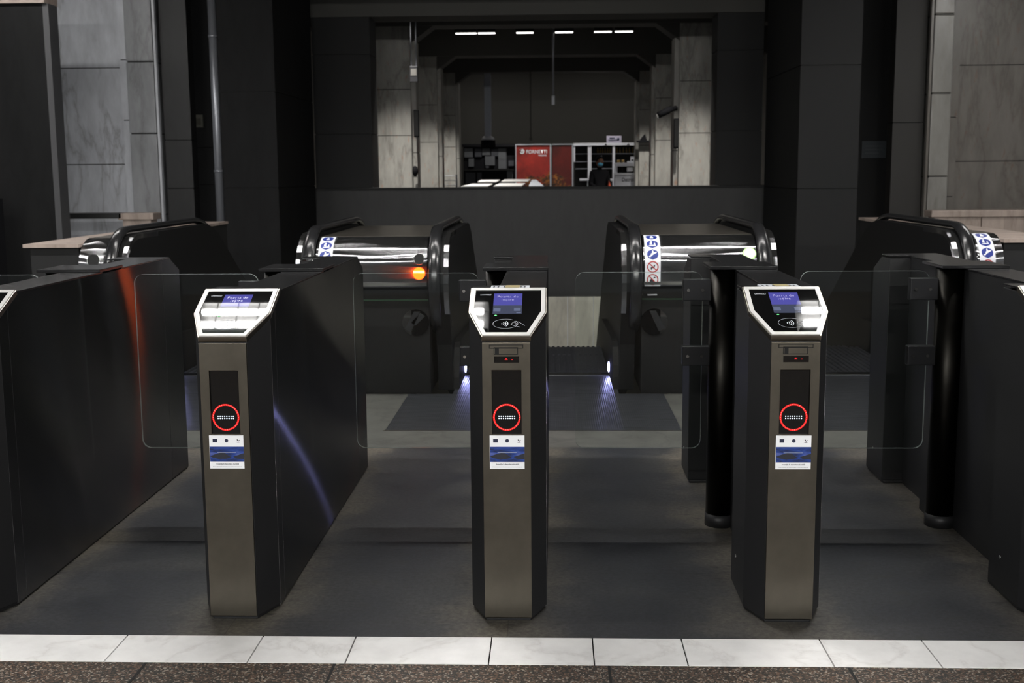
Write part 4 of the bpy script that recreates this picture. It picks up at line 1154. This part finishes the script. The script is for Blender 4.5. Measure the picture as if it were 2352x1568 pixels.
o = empty('wire_rack', (-2.02, 21.0, 0)); tag(o, 'low dark wire rack at the foot of the left piers', 'rack')
for x in (-0.16, 0.16):
    for y in (-0.1, 0.1): MB().cyl((x, y, 0), (x, y, 1.36), 0.012, 8).build('post', 'cloth', o)
for z in (0.5, 0.9, 1.14, 1.24, 1.33):
    m = MB()
    for y in (-0.1, 0.1): m.cyl((-0.16, y, z), (0.16, y, z), 0.007, 8)
    for k in range(5): m.cyl((-0.14 + 0.07 * k, -0.1, z), (-0.14 + 0.07 * k, 0.1, z), 0.005, 6)
    m.build('shelf', 'glyph', o)

# ------------------------------------------------------------------ person at the shelf unit
p = empty('person', (1.16, 22.2, 0), R(20)); tag(p, 'person in dark clothes and a blue face mask before the white shelves', 'person')
def skin_mesh(name, verts, edges, radii, m, parent, root=0):
    me = bpy.data.meshes.new(name); me.from_pydata(verts, edges, []); me.update()
    me.materials.append(M[m])
    o = bpy.data.objects.new(name, me); COL.objects.link(o); o.parent = parent
    sk = o.modifiers.new('skin', 'SKIN'); sk.use_smooth_shade = True
    lay = me.skin_vertices[0] if me.skin_vertices else None
    if lay is None:
        bm = bmesh.new(); bm.from_mesh(me); bm.verts.layers.skin.verify(); bm.to_mesh(me); bm.free(); lay = me.skin_vertices[0]
    for i, r in enumerate(radii):
        lay.data[i].radius = r if isinstance(r, tuple) else (r, r); lay.data[i].use_root = (i == root)
    ss = o.modifiers.new('sub', 'SUBSURF'); ss.levels = 1; ss.render_levels = 2
    return o
V = [(0, 0, 0.92), (0, 0.01, 1.12), (0, 0.01, 1.34), (0, 0, 1.44), (0, -0.01, 1.50),
     (-0.17, 0.01, 1.37), (-0.22, -0.04, 1.12), (-0.16, -0.22, 1.06), (0.17, 0.01, 1.37), (0.23, 0.0, 1.10), (0.20, -0.12, 0.90),
     (-0.09, 0, 0.86), (-0.10, -0.02, 0.48), (-0.10, 0.02, 0.08), (-0.11, -0.14, 0.04), (0.09, 0, 0.86), (0.10, -0.01, 0.48), (0.10, 0.03, 0.08), (0.11, -0.13, 0.04)]
E_ = [(0, 1), (1, 2), (2, 3), (3, 4), (2, 5), (5, 6), (6, 7), (2, 8), (8, 9), (9, 10), (0, 11), (11, 12), (12, 13), (13, 14), (0, 15), (15, 16), (16, 17), (17, 18)]
RR = [(0.15, 0.11), (0.145, 0.10), (0.16, 0.105), 0.06, 0.05, 0.07, 0.05, 0.035, 0.07, 0.05, 0.035, 0.09, 0.065, 0.045, 0.04, 0.09, 0.065, 0.045, 0.04]
body = skin_mesh('body', V, E_, RR, 'cloth', p)
m = MB(); m.ball((0, -0.02, 1.60), 0.1, 18, (0.078, 0.095, 0.115)); m.ball((0, -0.115, 1.595), 0.014, 8, (0.012, 0.02, 0.018))
for s in (-1, 1):
    m.ball((s * 0.078, -0.01, 1.60), 0.02, 8, (0.012, 0.02, 0.03))
    m.ball((s * 0.03, -0.103, 1.625), 0.01, 8, (0.014, 0.01, 0.008))
hd = m.build('head', 'skin', p)
m = MB(); m.ball((0, 0.005, 1.64), 0.1, 16, (0.088, 0.10, 0.10)); m.ball((0, 0.07, 1.57), 0.06, 12, (0.075, 0.05, 0.09)); m.build('hair', 'cloth', p)
m = MB(); m.ball((-0.01, -0.075, 1.555), 0.05, 14, (0.062, 0.052, 0.045)); m.build('face_mask', 'mask', p)
m = MB(); m.ball((0.05, 0.02, 1.73), 0.015, 8); m.build('hair_clip', 'signwhite', p)
def hand(x, y, z, s, m_):
    h = skin_mesh('hand', [(x, y, z), (x, y - 0.04, z - 0.01), (x, y - 0.085, z - 0.02)] + [q for k in range(4) for q in
        ((x + (k - 1.5) * 0.02, y - 0.09, z - 0.022), (x + (k - 1.5) * 0.022, y - 0.125, z - 0.03), (x + (k - 1.5) * 0.022, y - (0.15, 0.16, 0.158, 0.145)[k], z - 0.05))] +
        [(x + s * 0.04, y - 0.05, z - 0.01), (x + s * 0.05, y - 0.09, z - 0.02)],
        [(0, 1), (1, 2)] + [q for k in range(4) for q in ((2, 3 + 3 * k), (3 + 3 * k, 4 + 3 * k), (4 + 3 * k, 5 + 3 * k))] + [(1, 15), (15, 16)],
        [0.022, 0.026, 0.024] + [0.009, 0.009, 0.008] * 4 + [0.010, 0.009], m_, p)
    return h
hand(-0.16, -0.22, 1.06, 1, 'mask')
hand(0.20, -0.12, 0.90, -1, 'skin')
o = empty('bag', (1.36, 22.0, 0.9)); tag(o, 'small orange item held low at the side of the dark dressed person', 'bag')
MB().prism([(-0.05, 0.02), (0.05, 0.02), (0.035, 0.20), (0.0, 0.26)], 'y', -0.03, 0.03).build('pouch', 'orange_cloth', o, bevel=0.01)
m = MB(); m.tube([(-0.02, 0, 0.18), (0.0, 0, 0.30), (0.03, 0, 0.19)], 0.006, 8); m.build('handle', 'orange_cloth', o)

# dark post with a pale light strip at the left edge
o = empty('post_stand', (-4.95, 7.0, 0)); tag(o, 'black post stand with a pale vertical strip at the left edge', 'stand')
MB().box(-0.22, 0.06, -0.1, 0.1, 0, 1.2).build('body', 'cloth', o, bevel=0.01)
MB().box(0.045, 0.075, -0.115, -0.09, 1.02, 1.32).build('pale_strip', 'glyph', o)
